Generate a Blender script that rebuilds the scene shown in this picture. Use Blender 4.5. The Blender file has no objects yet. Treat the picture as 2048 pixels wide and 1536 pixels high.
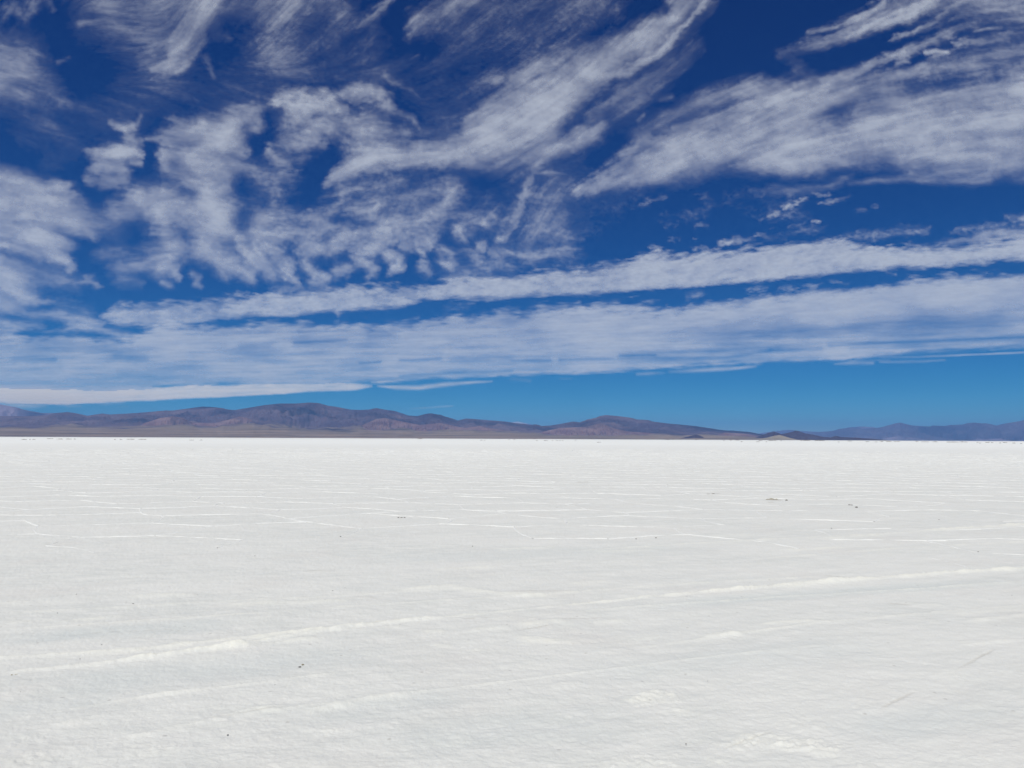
import bpy, math, random
import numpy as np
from mathutils import Vector, Matrix

# =====================================================================  camera, sky, sun, exposure
S = bpy.context.scene
COL = S.collection
EYE = 1.65                       # metres above the salt
F_PX = 1500.0                    # focal length in chart units (chart is 2048 x 1536)
PITCH = math.atan((877.6 - 768) / F_PX); ROLL = math.radians(.25)
fwd = Vector((0, math.cos(PITCH), math.sin(PITCH))); up0 = Vector((0, -math.sin(PITCH), math.cos(PITCH))); rt0 = Vector((1, 0, 0))
RT = rt0 * math.cos(ROLL) + up0 * math.sin(ROLL); UP = up0 * math.cos(ROLL) - rt0 * math.sin(ROLL)
cam_d = bpy.data.cameras.new("camera"); cam = bpy.data.objects.new("camera", cam_d); COL.objects.link(cam)
cam_d.sensor_fit = 'HORIZONTAL'; cam_d.sensor_width = 36.0; cam_d.lens = 36.0 * F_PX / 2048
cam_d.clip_start = .05; cam_d.clip_end = 600000
M = Matrix((RT, UP, -fwd)).transposed().to_4x4(); M.translation = Vector((0, 0, EYE)); cam.matrix_world = M
S.camera = cam
S.view_settings.view_transform = 'Standard'; S.view_settings.look = 'None'; S.view_settings.exposure = 0.0; S.view_settings.gamma = 1.0
S.cycles.transparent_max_bounces = 40; S.cycles.max_bounces = 8; S.cycles.volume_bounces = 1

SUN_EL, SUN_AZ = math.radians(61), math.radians(-160)      # high, behind the viewer and a little to the left
world = bpy.data.worlds.new("World"); S.world = world; world.use_nodes = True
nt = world.node_tree; bg = nt.nodes['Background']
sky = nt.nodes.new('ShaderNodeTexSky'); sky.sky_type = 'NISHITA'; sky.sun_disc = False
sky.sun_elevation = SUN_EL; sky.sun_rotation = SUN_AZ; sky.altitude = 3400; sky.air_density = .7; sky.dust_density = 0.0; sky.ozone_density = 10.0
# thin, dry air at 3400 m: a deeper blue overhead than the model gives
SKY_K = .06
s1 = nt.nodes.new('ShaderNodeSeparateColor'); s2 = nt.nodes.new('ShaderNodeCombineColor'); nt.links.new(sky.outputs[0], s1.inputs[0])
for ch, (pw, gn) in enumerate(((3.0, 22.0), (1.52, 2.2), (.95, 1.0))):
    m1 = nt.nodes.new('ShaderNodeMath'); m1.operation = 'MULTIPLY'; m1.inputs[1].default_value = SKY_K; nt.links.new(s1.outputs[ch], m1.inputs[0])
    m2 = nt.nodes.new('ShaderNodeMath'); m2.operation = 'POWER'; m2.inputs[1].default_value = pw; nt.links.new(m1.outputs[0], m2.inputs[0])
    m3 = nt.nodes.new('ShaderNodeMath'); m3.operation = 'MULTIPLY'; m3.inputs[1].default_value = gn / SKY_K; nt.links.new(m2.outputs[0], m3.inputs[0]); nt.links.new(m3.outputs[0], s2.inputs[ch])
nt.links.new(s2.outputs[0], bg.inputs[0]); bg.inputs[1].default_value = SKY_K
sd = Vector((math.sin(SUN_AZ) * math.cos(SUN_EL), math.cos(SUN_AZ) * math.cos(SUN_EL), math.sin(SUN_EL)))
sun_d = bpy.data.lights.new("sun", 'SUN'); sun_d.energy = 3.6; sun_d.angle = math.radians(.53); sun_d.color = (1, .95, .83)
sun = bpy.data.objects.new("sun", sun_d); COL.objects.link(sun); sun.rotation_euler = sd.to_track_quat('Z', 'Y').to_euler(); sun.location = (0, -20, 40)

# =====================================================================  helpers
def tag(o, label=None, cat=None, group=None, kind=None):
    if label: o['label'] = label
    if cat: o['category'] = cat
    if group: o['group'] = group
    if kind: o['kind'] = kind
    return o

def mesh_obj(name, V, Fq, mat, attrs=None, smooth=True):
    """V (n,3), Fq (m,4) or (m,3)"""
    me = bpy.data.meshes.new(name); V = np.ascontiguousarray(V, np.float32); Fq = np.ascontiguousarray(Fq, np.int32)
    k = Fq.shape[1]
    me.vertices.add(len(V)); me.vertices.foreach_set('co', V.ravel())
    me.loops.add(Fq.size); me.loops.foreach_set('vertex_index', Fq.ravel())
    me.polygons.add(len(Fq)); me.polygons.foreach_set('loop_start', np.arange(0, Fq.size, k, dtype=np.int32))
    if smooth: me.polygons.foreach_set('use_smooth', np.ones(len(Fq), bool))
    me.update(calc_edges=True)
    for n, a in (attrs or {}).items():
        at = me.attributes.new(n, 'FLOAT', 'POINT'); at.data.foreach_set('value', np.ascontiguousarray(a, np.float32).ravel())
    me.materials.append(mat)
    o = bpy.data.objects.new(name, me); COL.objects.link(o); return o

def grid_faces(nr, nc):
    i = np.arange(nr - 1)[:, None] * nc + np.arange(nc - 1)[None]
    return np.stack([i, i + 1, i + nc + 1, i + nc], -1).reshape(-1, 4)

def new_mat(name):
    m = bpy.data.materials.new(name); m.use_nodes = True; m.node_tree.nodes.clear(); return m, m.node_tree

def N(nt, t, **kw):
    n = nt.nodes.new(t)
    for k, v in kw.items():
        if k.startswith('_'): n.inputs[int(k[1:])].default_value = v
        else: setattr(n, k, v)
    return n

def dirs(x, y):
    """chart point -> unit direction in the world"""
    a = (np.asarray(x, float) - 1024) / F_PX; b = -(np.asarray(y, float) - 768) / F_PX
    d = np.array(fwd)[:, None] + np.array(RT)[:, None] * a.ravel()[None] + np.array(UP)[:, None] * b.ravel()[None]
    return (d / np.linalg.norm(d, axis=0)).T
def on_ground(x, y):
    d = dirs(np.atleast_1d(x), np.atleast_1d(y)); t = EYE / np.maximum(-d[:, 2], 1e-6); return d[:, :2] * t[:, None]


# ------------------------------------------------------------------ noise
_PN = {}
def make_perlin(seed):
    if seed in _PN: return _PN[seed]
    rs = np.random.RandomState(seed)
    ang = rs.rand(256, 256) * 2 * np.pi
    gx, gy = np.cos(ang).astype(np.float32), np.sin(ang).astype(np.float32)
    def f(u, v):
        iu = np.floor(u).astype(np.int64); iv = np.floor(v).astype(np.int64)
        fu = (u - iu).astype(np.float32); fv = (v - iv).astype(np.float32)
        a = iu & 255; b = iv & 255; a1 = (a + 1) & 255; b1 = (b + 1) & 255
        su = fu * fu * fu * (fu * (fu * 6 - 15) + 10); sv = fv * fv * fv * (fv * (fv * 6 - 15) + 10)
        n00 = gx[b, a] * fu + gy[b, a] * fv
        n10 = gx[b, a1] * (fu - 1) + gy[b, a1] * fv
        n01 = gx[b1, a] * fu + gy[b1, a] * (fv - 1)
        n11 = gx[b1, a1] * (fu - 1) + gy[b1, a1] * (fv - 1)
        x0 = n00 + su * (n10 - n00); x1 = n01 + su * (n11 - n01)
        return (x0 + sv * (x1 - x0)) * 1.5
    _PN[seed] = f
    return f

def fbm(u, v, seed, octaves=4, gain=0.5, lac=2.03):
    s = 0; a = 1.0; t = 0
    for o in range(octaves):
        p = make_perlin(seed * 31 + o)
        s = s + a * p(u * lac ** o + 17.3 * o, v * lac ** o + 5.1 * o); t += a; a *= gain
    return s / t * 1.6

def sstep(a, b, x):
    t = np.clip((x - a) / (b - a), 0, 1)
    return t * t * (3 - 2 * t)


# =====================================================================  the salt flat: one sheet from underfoot to beyond the mountains
gm, gt = new_mat('salt_crust')
go = N(gt, 'ShaderNodeOutputMaterial'); gp = N(gt, 'ShaderNodeBsdfPrincipled'); gp.inputs['Roughness'].default_value = .78; gp.inputs['Specular IOR Level'].default_value = .25
gg = N(gt, 'ShaderNodeNewGeometry')
def gnoise(scale, detail=6, rough=.6, sc=(1, 1, 1), rot=0):
    mp = N(gt, 'ShaderNodeMapping'); mp.inputs['Scale'].default_value = sc; mp.inputs['Rotation'].default_value = (0, 0, rot)
    n = N(gt, 'ShaderNodeTexNoise', noise_dimensions='2D'); n.inputs['Scale'].default_value = scale; n.inputs['Detail'].default_value = detail; n.inputs['Roughness'].default_value = rough
    gt.links.new(gg.outputs['Position'], mp.inputs[0]); gt.links.new(mp.outputs[0], n.inputs['Vector']); return n
def grange(src, a, b, c=0, d=1):
    r = N(gt, 'ShaderNodeMapRange'); r.inputs[1].default_value = a; r.inputs[2].default_value = b; r.inputs[3].default_value = c; r.inputs[4].default_value = d; gt.links.new(src, r.inputs[0]); return r.outputs[0]
def gmix(fac, a, b, mode='MIX'):
    m = N(gt, 'ShaderNodeMix', data_type='RGBA', blend_type=mode)
    for s, v in ((6, a), (7, b)):
        if isinstance(v, tuple): m.inputs[s].default_value = v + (1,)
        else: gt.links.new(v, m.inputs[s])
    if isinstance(fac, (int, float)): m.inputs[0].default_value = fac
    else: gt.links.new(fac, m.inputs[0])
    return m.outputs[2]
ln = N(gt, 'ShaderNodeVectorMath', operation='LENGTH'); gt.links.new(gg.outputs['Position'], ln.inputs[0])
col = gmix(grange(gnoise(.35, 5, .6, (1, 2.6, 1), -.4).outputs[0], .35, .68), (.69, .715, .695), (.765, .78, .755))
col = gmix(grange(gnoise(2.6, 8, .68, (1, 2.4, 1), -.4).outputs[0], .38, .7), col, (.785, .8, .775))
col = gmix(grange(gnoise(.9, 3, .5).outputs[0], .55, .75, 0, .35), col, (.71, .705, .68))
at_c = N(gt, 'ShaderNodeAttribute', attribute_name='fresh'); at_l = N(gt, 'ShaderNodeAttribute', attribute_name='lane'); at_d = N(gt, 'ShaderNodeAttribute', attribute_name='soil_shade')
col = gmix(at_l.outputs['Fac'], col, (.645, .69, .685))
fr = N(gt, 'ShaderNodeMath', operation='MULTIPLY'); gt.links.new(at_c.outputs['Fac'], fr.inputs[0]); gt.links.new(grange(gnoise(7, 6, .7).outputs[0], .3, .55, .35, 1), fr.inputs[1])
col = gmix(fr.outputs[0], col, (.87, .88, .81))
col = gmix(at_d.outputs['Fac'], col, (.3, .27, .22))  # brown mud patches, and shade painted along grooves and track edges
# crust paler further out: brightness of the grazing view painted into its colour
col = gmix(grange(ln.outputs['Value'], 18, 260, 0, .95), col, (.86, .89, .88))
# scattered grains of dark soil
vo = N(gt, 'ShaderNodeTexVoronoi', feature='F1', voronoi_dimensions='2D'); vo.inputs['Scale'].default_value = 3.2; vo.inputs['Randomness'].default_value = 1
gt.links.new(gg.outputs['Position'], vo.inputs['Vector'])
sp = N(gt, 'ShaderNodeSeparateColor'); gt.links.new(vo.outputs['Color'], sp.inputs[0])
k1 = grange(sp.outputs[0], .8, .81); k2 = grange(vo.outputs['Distance'], .05, .025)
km = N(gt, 'ShaderNodeMath', operation='MULTIPLY'); gt.links.new(k1, km.inputs[0]); gt.links.new(k2, km.inputs[1])
kz = N(gt, 'ShaderNodeMath', operation='MULTIPLY'); gt.links.new(km.outputs[0], kz.inputs[0]); gt.links.new(grange(ln.outputs['Value'], 8, 20, .35, .1), kz.inputs[1])
col = gmix(kz.outputs[0], col, (.33, .31, .29))
rimn = gnoise(.006, 7, .68, (1, 1.6, 1)); rimk = N(gt, 'ShaderNodeMath', operation='MULTIPLY'); gt.links.new(grange(rimn.outputs[0], .6, .64), rimk.inputs[0]); gt.links.new(grange(ln.outputs['Value'], 650, 2600, 0, .8), rimk.inputs[1])
col = gmix(rimk.outputs[0], col, (.24, .2, .17))
# the flat ends some ten kilometres out and gravel begins
edge = N(gt, 'ShaderNodeMath', operation='MULTIPLY_ADD'); edge.inputs[1].default_value = 2600; gt.links.new(gnoise(.0011, 6, .62, (1, 2.4, 1)).outputs[0], edge.inputs[0]); gt.links.new(ln.outputs['Value'], edge.inputs[2])
col = gmix(grange(edge.outputs[0], 10200, 10350), col, (.2, .165, .13))
gt.links.new(col, gp.inputs['Base Color'])
bn = gnoise(9, 9, .68, (1, 1.6, 1), -.4); bf = gnoise(48, 5, .65)
b1_ = N(gt, 'ShaderNodeBump'); b1_.inputs['Strength'].default_value = .55; b1_.inputs['Distance'].default_value = .017; gt.links.new(bn.outputs[0], b1_.inputs['Height'])
b2_ = N(gt, 'ShaderNodeBump'); b2_.inputs['Strength'].default_value = .5; b2_.inputs['Distance'].default_value = .0035; gt.links.new(bf.outputs[0], b2_.inputs['Height']); gt.links.new(b1_.outputs[0], b2_.inputs['Normal'])
gt.links.new(b2_.outputs[0], gp.inputs['Normal']); gt.links.new(gp.outputs[0], go.inputs[0])

radii = np.concatenate([[.02, .3, .7, 1.1, 1.5, 1.9, 2.2], EYE * 750 / np.arange(500, 18, -.75), np.geomspace(72, 120000, 70)])
azs = np.radians(np.concatenate([np.arange(-180, -50, 2.5), np.arange(-50, 50, .06), np.arange(50, 180.1, 2.5)]))
AZ, RR = np.meshgrid(azs, radii); GX, GY = RR * np.sin(AZ), RR * np.cos(AZ)
fade = 1 - sstep(30, 70, RR)
lane_dir = math.radians(24); LU = GX * math.cos(lane_dir) + GY * math.sin(lane_dir); LV = -GX * math.sin(lane_dir) + GY * math.cos(lane_dir)
gh = .010 * fbm(LU / 1.9, LV / .55, 51, 4, .55) + .0052 * fbm(GX / .22, GY / .16, 52, 4, .6) + .0026 * fbm(GX / .05, GY / .04, 53, 3, .6)
fresh = np.zeros(GX.shape); lane = np.zeros(GX.shape); soil_shade = np.zeros(GX.shape)
jit = .04 * fbm(GX / .35, GY / .25, 54, 4, .6); brk = fbm(GX / .5, GY / .4, 55, 4, .6)

def streak(pts, w, hgt=0.0, fr_=0.0, ln_=0.0, so_=0.0, ragged=1.0, tap=.3):
    """pts: chart points on the flat; w: half width in metres"""
    global gh, fresh, lane, soil_shade
    p = on_ground([q[0] for q in pts], [q[1] for q in pts])
    m = w * 3 + .3
    sel = (GX > p[:, 0].min() - m) & (GX < p[:, 0].max() + m) & (GY > p[:, 1].min() - m) & (GY < p[:, 1].max() + m)
    x = GX[sel]; y = GY[sel]; best = np.full(x.shape, 1e9); tpos = np.zeros(x.shape); tot = 0
    seg = np.hypot(*(p[1:] - p[:-1]).T); L = seg.sum() + 1e-9
    for a, b, l in zip(p[:-1], p[1:], seg):
        e = b - a; t = np.clip(((x - a[0]) * e[0] + (y - a[1]) * e[1]) / (e @ e + 1e-9), 0, 1)
        d = np.hypot(x - a[0] - t * e[0], y - a[1] - t * e[1]); q = d < best
        best = np.where(q, d, best); tpos = np.where(q, (tot + t * l) / L, tpos); tot += l
    best = best + jit[sel] * ragged * min(1, w / .06)
    k = np.exp(-(np.maximum(best, 0) / w) ** 3) * sstep(0, tap, tpos) * sstep(1, 1 - tap, tpos)
    k = k * np.clip(.85 + .6 * ragged * brk[sel], 0, 1.2)
    gh[sel] += hgt * k; fresh[sel] = np.maximum(fresh[sel], np.clip(fr_ * k, 0, 1)); lane[sel] = np.maximum(lane[sel], np.clip(ln_ * k, 0, 1)); soil_shade[sel] = np.maximum(soil_shade[sel], np.clip(so_ * k, 0, 1))
def blob(x, y, r, hgt, fr_):
    global gh, fresh
    p = on_ground(x, y)[0]; sel = (np.abs(GX - p[0]) < r * 3) & (np.abs(GY - p[1]) < r * 3)
    dx, dy = GX[sel] - p[0], GY[sel] - p[1]; c_, s_ = math.cos(lane_dir), math.sin(lane_dir)
    q = np.hypot((dx * c_ + dy * s_) / 1.4, (-dx * s_ + dy * c_)) / r + .55 * fbm(GX[sel] / (r * .9), GY[sel] / (r * .8), 57, 4, .6)
    k = np.clip(sstep(1.25, .25, q) * (.8 + .8 * brk[sel]), 0, 1)
    gh[sel] += hgt * k * (1 + .8 * fbm(GX[sel] / .05, GY[sel] / .05, 58, 2)); fresh[sel] = np.maximum(fresh[sel], fr_ * k)
# wheel tracks across the foreground: raised crumbly edges of fresh salt, smoother lanes between
for pts, w, h, f in (
    ([(205,1328),(300,1314),(400,1300),(480,1291),(535,1287)], .07, .020, 1.0), ([(170,1312),(260,1301),(330,1292),(405,1286)], .06, .014, .8), ([(520,1290),(590,1281),(660,1274)], .05, .012, .7),
    ([(470,1281),(560,1271),(650,1260),(720,1250),(800,1241),(890,1234)], .07, .018, .95), ([(0,1346),(110,1337),(230,1326)], .05, .010, .5), ([(640,1262),(760,1256),(830,1250)], .05, .008, .35),
    ([(265,1397),(340,1387),(450,1375)], .05, .012, .3), ([(380,1448),(450,1431),(510,1418),(590,1408)], .05, .014, .5), ([(250,1476),(320,1462),(390,1448)], .05, .012, .45), ([(590,1425),(690,1405),(760,1393),(840,1386)], .07, .014, .6), ([(100,1450),(180,1440)], .06, .010, .4),
    ([(1280,1198),(1390,1186),(1500,1176),(1600,1167),(1720,1159),(1800,1154)], .05, .012, .75), ([(1560,1175),(1640,1164),(1740,1158)], .09, .018, .7), ([(1780,1156),(1860,1149),(1950,1143),(2080,1134)], .08, .022, 1.0),
    ([(1395,1275),(1440,1270),(1490,1264)], .07, .018, .9), ([(1505,1250),(1560,1244),(1650,1240)], .05, .012, .8), ([(1250,1282),(1330,1272)], .05, .008, .3), ([(1020,1274),(1100,1281),(1180,1284)], .09, .016, .8), ([(1030,1252),(1110,1244),(1160,1246)], .09, .014, .6), ([(1180,1243),(1260,1240)], .06, .010, .6),
    ([(840,1264),(900,1262)], .06, .010, .6), ([(860,1290),(910,1293)], .06, .008, .6), ([(930,1260),(1030,1255)], .06, .014, .6), ([(0,1247),(60,1241),(130,1238)], .08, .012, .6), ([(100,1245),(180,1236),(260,1232)], .07, .012, .75), ([(0,1206),(70,1203)], .07, .008, .5),
    ([(250,1192),(330,1189),(400,1190)], .12, .010, .5), ([(440,1212),(520,1206),(640,1204),(720,1198)], .12, .012, .5), ([(780,1180),(900,1172),(1020,1190),(1140,1192)], .1, .010, .5), ([(1130,1168),(1230,1164)], .12, .01, .5), ([(1790,1204),(1900,1212)], .1, .012, .4), ([(1890,1228),(2060,1216)], .08, .01, .4),
    ([(1840,1062),(1940,1056),(2080,1047)], .10, .02, .8), ([(1640,1078),(1780,1068)], .12, .014, .5), ([(1420,1072),(1520,1068)], .14, .012, .4), ([(1560,1100),(1700,1094)], .12, .012, .5), ([(1180,1104),(1320,1098)], .12, .012, .4), ([(860,1140),(1010,1132)], .12, .012, .45), ([(990,1100),(1120,1092)], .1, .012, .4),
    ([(1930,1242),(2070,1228)], .06, .01, .35), ([(380,1320),(470,1312)], .05, .006, .3), ([(430,1450),(520,1436)], .04, .008, .2), ([(1850,1352),(1960,1332)], .05, .008, .3), ([(1900,1290),(2050,1276)], .06, .008, .3)):
    q0, q1 = on_ground(*pts[0])[0], on_ground(*pts[-1])[0]; long_ = min(1, math.hypot(*(q1 - q0)) / 1.6)
    streak(pts, w * .85, h * (.6 + .55 * long_), f * (.55 + .6 * long_), tap=.32 - .18 * long_)
for pts, w, h, f in (([(-60,1350),(100,1338),(250,1322),(420,1299),(560,1277),(700,1255),(900,1233),(1100,1213),(1300,1194),(1450,1181),(1600,1167),(1850,1150),(2100,1132)], .03, .010, .55), ([(-60,1318),(150,1307),(330,1292),(520,1273),(650,1259),(800,1243)], .025, .008, .45),
    ([(-60,1262),(200,1247),(500,1228),(800,1206),(1100,1188),(1400,1165),(1700,1148)], .03, .006, .3), ([(200,1478),(390,1446),(600,1412),(840,1383),(1100,1352),(1400,1316),(1700,1284)], .022, .004, .2), ([(100,1422),(270,1396),(450,1374),(700,1344)], .022, .004, .25),
    ([(1050,1232),(1300,1212),(1550,1192),(1800,1178),(2100,1160)], .03, .007, .35), ([(1250,1300),(1500,1264),(1650,1243),(1900,1222),(2100,1206)], .025, .006, .35), ([(-60,1230),(300,1210),(700,1190),(1000,1170)], .035, .005, .25), ([(1100,1104),(1400,1086),(1750,1068),(2100,1046)], .06, .008, .35), ([(1500,1118),(1800,1096),(2100,1080)], .05, .006, .3)):
    streak(pts, w, h * 1.5, f * 1.3, tap=.1)
for x, y, w, h, f in ((1312,1393,.12,.022,.8),(1362,1418,.08,.012,.5),(1130,1372,.08,.012,.3),(1340,1345,.1,.01,.3),(1420,1372,.1,.01,.35),(1520,1480,.1,.018,.7),(1480,1488,.07,.012,.5),(1600,1488,.09,.02,.7),(1650,1500,.07,.014,.6),(1300,1528,.1,.02,.7),(1255,1524,.08,.014,.5),(1440,1522,.06,.012,.5),(1735,1530,.04,.02,.4),(660,1460,.05,.012,.5),(105,1418,.1,.012,.4),(75,1520,.1,.014,.4),(300,1500,.1,.010,.3),(1600,1445,.1,.01,.4),(1900,1350,.06,.008,.3),(960,1300,.08,.008,.5),(600,1305,.08,.01,.4),(1010,1236,.08,.01,.5),(1060,1240,.06,.014,.5),(1955,1410,.08,.01,.3),(1110,1435,.08,.008,.3),(1190,1530,.09,.01,.3),(900,1480,.1,.008,.25)):
    blob(x, y, w * 1.15, h * .4, f * .6)
for pts, w, h, l in (([(-60,1285),(150,1268),(420,1250),(520,1245)], .22, -.008, .7), ([(-40,1385),(200,1360),(500,1330),(800,1290)], .3, -.008, .6), ([(1200,1225),(1500,1195),(1750,1178),(2080,1158)], .2, -.010, .8), ([(-60,1430),(150,1405),(260,1392)], .14, -.006, .5), ([(560,1440),(800,1410),(1000,1380)], .22, -.006, .4), ([(1050,1360),(1400,1325),(1800,1280)], .3, -.006, .4), ([(700,1500),(1000,1460),(1300,1440)], .25, -.006, .4), ([(1650,1480),(1850,1440),(2060,1400)], .2, -.006, .5), ([(620,1120),(1000,1110),(1500,1090)], .5, -.004, .4)):
    streak(pts, w, h, 0, l, ragged=.6)
# narrow grooves and cracked edges, the shade along them painted in dark brown
for pts, w, s in (([(1910,1340),(1935,1328),(1965,1310),(2000,1294)], .012, .25), ([(1755,1420),(1790,1402),(1835,1380)], .012, .25), ([(120,1272),(200,1264),(330,1258),(420,1262)], .010, .2), ([(330,1292),(410,1284)], .009, .22), ([(400,1300),(412,1296),(520,1283)], .008, .25), ([(1100,1240),(1230,1234)], .012, .3), ([(1020,1262),(1110,1250)], .012, .3), ([(900,1238),(990,1234)], .010, .3), ([(1440,1500),(1520,1470),(1560,1464)], .008, .2), ([(380,1447),(430,1434),(600,1408)], .008, .2), ([(1640,1150),(1730,1156)], .012, .35), ([(1770,1206),(1830,1212)], .012, .35), ([(1120,1288),(1240,1282)], .01, .18), ([(660,1254),(830,1238)], .010, .25), ([(1780,1152),(1800,1151)], .014, .4), ([(1480,1180),(1560,1170)], .008, .15)):
    streak(pts, w, -.006, 0, 0, s, ragged=.5)
# brown mud showing through further out
for x0, x1, y, w, s in ((1530,1556,999,.25,.8),(1532,1545,1004,.15,.3),(1694,1702,1010,.08,.7),(1418,1440,987,.15,.4),(1590,1600,960,.2,.3),(600,680,1142,.05,.12),(1000,1160,1183,.05,.15),(700,760,1195,.04,.2),(380,400,1190,.04,.2),(1150,1180,964,.2,.25)):
    streak([(x0, y), ((x0 + x1) / 2, y + .5), (x1, y)], w, .01, 0, 0, s, ragged=1.2)
gz = gh * fade - .0
gz[0] = 0; gz[-40:] = 0
GV = np.stack([GX, GY, gz], -1).reshape(-1, 3)
ground = mesh_obj('salt_flat', GV, grid_faces(len(radii), len(azs)), gm, {'fresh': fresh, 'lane': lane, 'soil_shade': soil_shade})
tag(ground, 'white salt flat with wheel tracks reaching to the mountains', 'salt flat', None, 'structure')

# polygon ridges: raised seams of clean salt in a honeycomb some two metres across
rm_, rt_ = new_mat('ridge_salt'); ro = N(rt_, 'ShaderNodeOutputMaterial'); rp = N(rt_, 'ShaderNodeBsdfPrincipled'); rp.inputs['Base Color'].default_value = (.8, .82, .805, 1); rp.inputs['Roughness'].default_value = .7
rt_.links.new(rp.outputs[0], ro.inputs[0])
rs = np.random.RandomState(8); CELL = 1.25; RV, RF = [], []
def hexpt(i, j):                      # honeycomb node, jittered
    return i, j
nodes = {}
def node(q, r, k):
    key = (q, r, k)
    if key not in nodes:
        bx_ = 1.3 * CELL * 1.732 * (q + r / 2); by_ = .9 * (CELL * 1.5 * r + (CELL if k == 0 else 0) - CELL / 2)
        nodes[key] = np.array([bx_, by_]) + rs.uniform(-.3, .3, 2) * CELL
    return nodes[key]
patch = lambda x, y: float(fbm(np.array([x / 14.0]), np.array([y / 9.0]), 61, 3)[0])
segs = []
for r in range(3, 80):
    for q in range(-70, 70):
        a = node(q, r, 0)
        if abs(a[0]) > a[1] * .86 + 2 or a[1] < 9: continue
        for nb in ((q, r, 1), (q, r + 1, 1), (q - 1, r + 1, 1)):
            segs.append((a, node(*nb)))
for a, b in segs:
    m = (a + b) / 2; d = math.hypot(*m)
    if d > 125 or d < 11: continue
    pv_ = patch(*m)
    keep_p = min(1, (d - 11) / 3.5) * (1.3 + .4 * pv_) * (1.0 if d < 60 else max(.2, 1 - (d - 60) / 70))
    # the churned strip on the right has lost most of its seams
    if m[0] > 4.5 and d < 24: keep_p *= .45
    if rs.rand() > keep_p: continue
    L_ = np.linalg.norm(b - a)
    if L_ < .25: continue
    n_ = max(4, int(L_ / .12)); t = np.linspace(0, 1, n_); e = (b - a) / L_; nr = np.array([-e[1], e[0]])
    wig = .06 * np.sin(t * math.pi) * rs.randn() + .008 * rs.randn(n_)
    P_ = a + t[:, None] * (b - a) + nr * wig[:, None]
    w_ = (.014 + .012 * rs.rand()) * (1 + .35 * rs.randn(n_).clip(-1.5, 2)) * (1 + d / 60) * min(1, .45 + (d - 11) / 9); h_ = (.004 + .005 * rs.rand()) * (1 + .4 * rs.randn(n_).clip(-1.5, 2)) * (1 + d / 90)
    gap = np.convolve(rs.rand(n_ + 4), np.ones(5) / 5, 'valid') < .16
    h_ = np.where(gap, -.004, h_); h_[0] = h_[-1] = max(h_.mean(), .006)
    s0 = len(RV)
    for p, w, h in zip(P_, w_, h_):
        RV += [(*(p - nr * w), -.012), (*(p - nr * w * .4), h * .85), (*(p + nr * w * .35), h), (*(p + nr * w), -.012)]
    for i in range(n_ - 1):
        for k in range(3): RF.append((s0 + 4 * i + k, s0 + 4 * i + k + 1, s0 + 4 * i + k + 5, s0 + 4 * i + k + 4))
o = mesh_obj('salt_ridges', np.array(RV), np.array(RF), rm_, smooth=False)
tag(o, 'thin raised white salt seams forming polygons on the flat', 'salt ridges', None, 'stuff')

# =====================================================================  mountains round the salt flat: real height fields
def hill_mat(name, rock, pink, fan, fan_top, scale):
    m, t = new_mat(name)
    out = N(t, 'ShaderNodeOutputMaterial'); p = N(t, 'ShaderNodeBsdfPrincipled'); p.inputs['Roughness'].default_value = .95; p.inputs['Specular IOR Level'].default_value = .1
    g = N(t, 'ShaderNodeNewGeometry'); sx = N(t, 'ShaderNodeSeparateXYZ'); t.links.new(g.outputs['Position'], sx.inputs[0])
    n1 = N(t, 'ShaderNodeTexNoise'); n1.inputs['Scale'].default_value = 1 / scale; n1.inputs['Detail'].default_value = 8; n1.inputs['Roughness'].default_value = .62
    mp = N(t, 'ShaderNodeMapping'); mp.inputs['Scale'].default_value = (1, 1, 3); t.links.new(g.outputs['Position'], mp.inputs[0]); t.links.new(mp.outputs[0], n1.inputs['Vector'])
    r1 = N(t, 'ShaderNodeMapRange'); r1.inputs[1].default_value = .42; r1.inputs[2].default_value = .66; t.links.new(n1.outputs[0], r1.inputs[0])
    c1 = N(t, 'ShaderNodeMix', data_type='RGBA'); c1.inputs[6].default_value = rock + (1,); c1.inputs[7].default_value = pink + (1,); t.links.new(r1.outputs[0], c1.inputs[0])
    # fan of gravel at the foot
    n3 = N(t, 'ShaderNodeTexNoise'); n3.inputs['Scale'].default_value = 1 / (scale * .5); n3.inputs['Detail'].default_value = 7
    mp3 = N(t, 'ShaderNodeMapping'); mp3.inputs['Scale'].default_value = (.5, .5, 60); t.links.new(g.outputs['Position'], mp3.inputs[0]); t.links.new(mp3.outputs[0], n3.inputs['Vector'])
    r3 = N(t, 'ShaderNodeMapRange'); r3.inputs[1].default_value = .35; r3.inputs[2].default_value = .65; t.links.new(n3.outputs[0], r3.inputs[0])
    cf = N(t, 'ShaderNodeMix', data_type='RGBA'); cf.inputs[6].default_value = tuple(v * .62 for v in fan) + (1,); cf.inputs[7].default_value = tuple(v * 1.25 for v in fan) + (1,); t.links.new(r3.outputs[0], cf.inputs[0])
    c2 = N(t, 'ShaderNodeMix', data_type='RGBA'); fa = N(t, 'ShaderNodeAttribute', attribute_name='rock'); t.links.new(fa.outputs['Fac'], c2.inputs[0]); t.links.new(cf.outputs[2], c2.inputs[6]); t.links.new(c1.outputs[2], c2.inputs[7])
    # snow or pale scars only where the mesh says so
    sa = N(t, 'ShaderNodeAttribute', attribute_name='snow'); c3 = N(t, 'ShaderNodeMix', data_type='RGBA'); c3.inputs[7].default_value = (.75, .77, .8, 1); t.links.new(sa.outputs['Fac'], c3.inputs[0]); t.links.new(c2.outputs[2], c3.inputs[6])
    t.links.new(c3.outputs[2], p.inputs['Base Color']); t.links.new(p.outputs[0], out.inputs[0])
    return m

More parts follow.
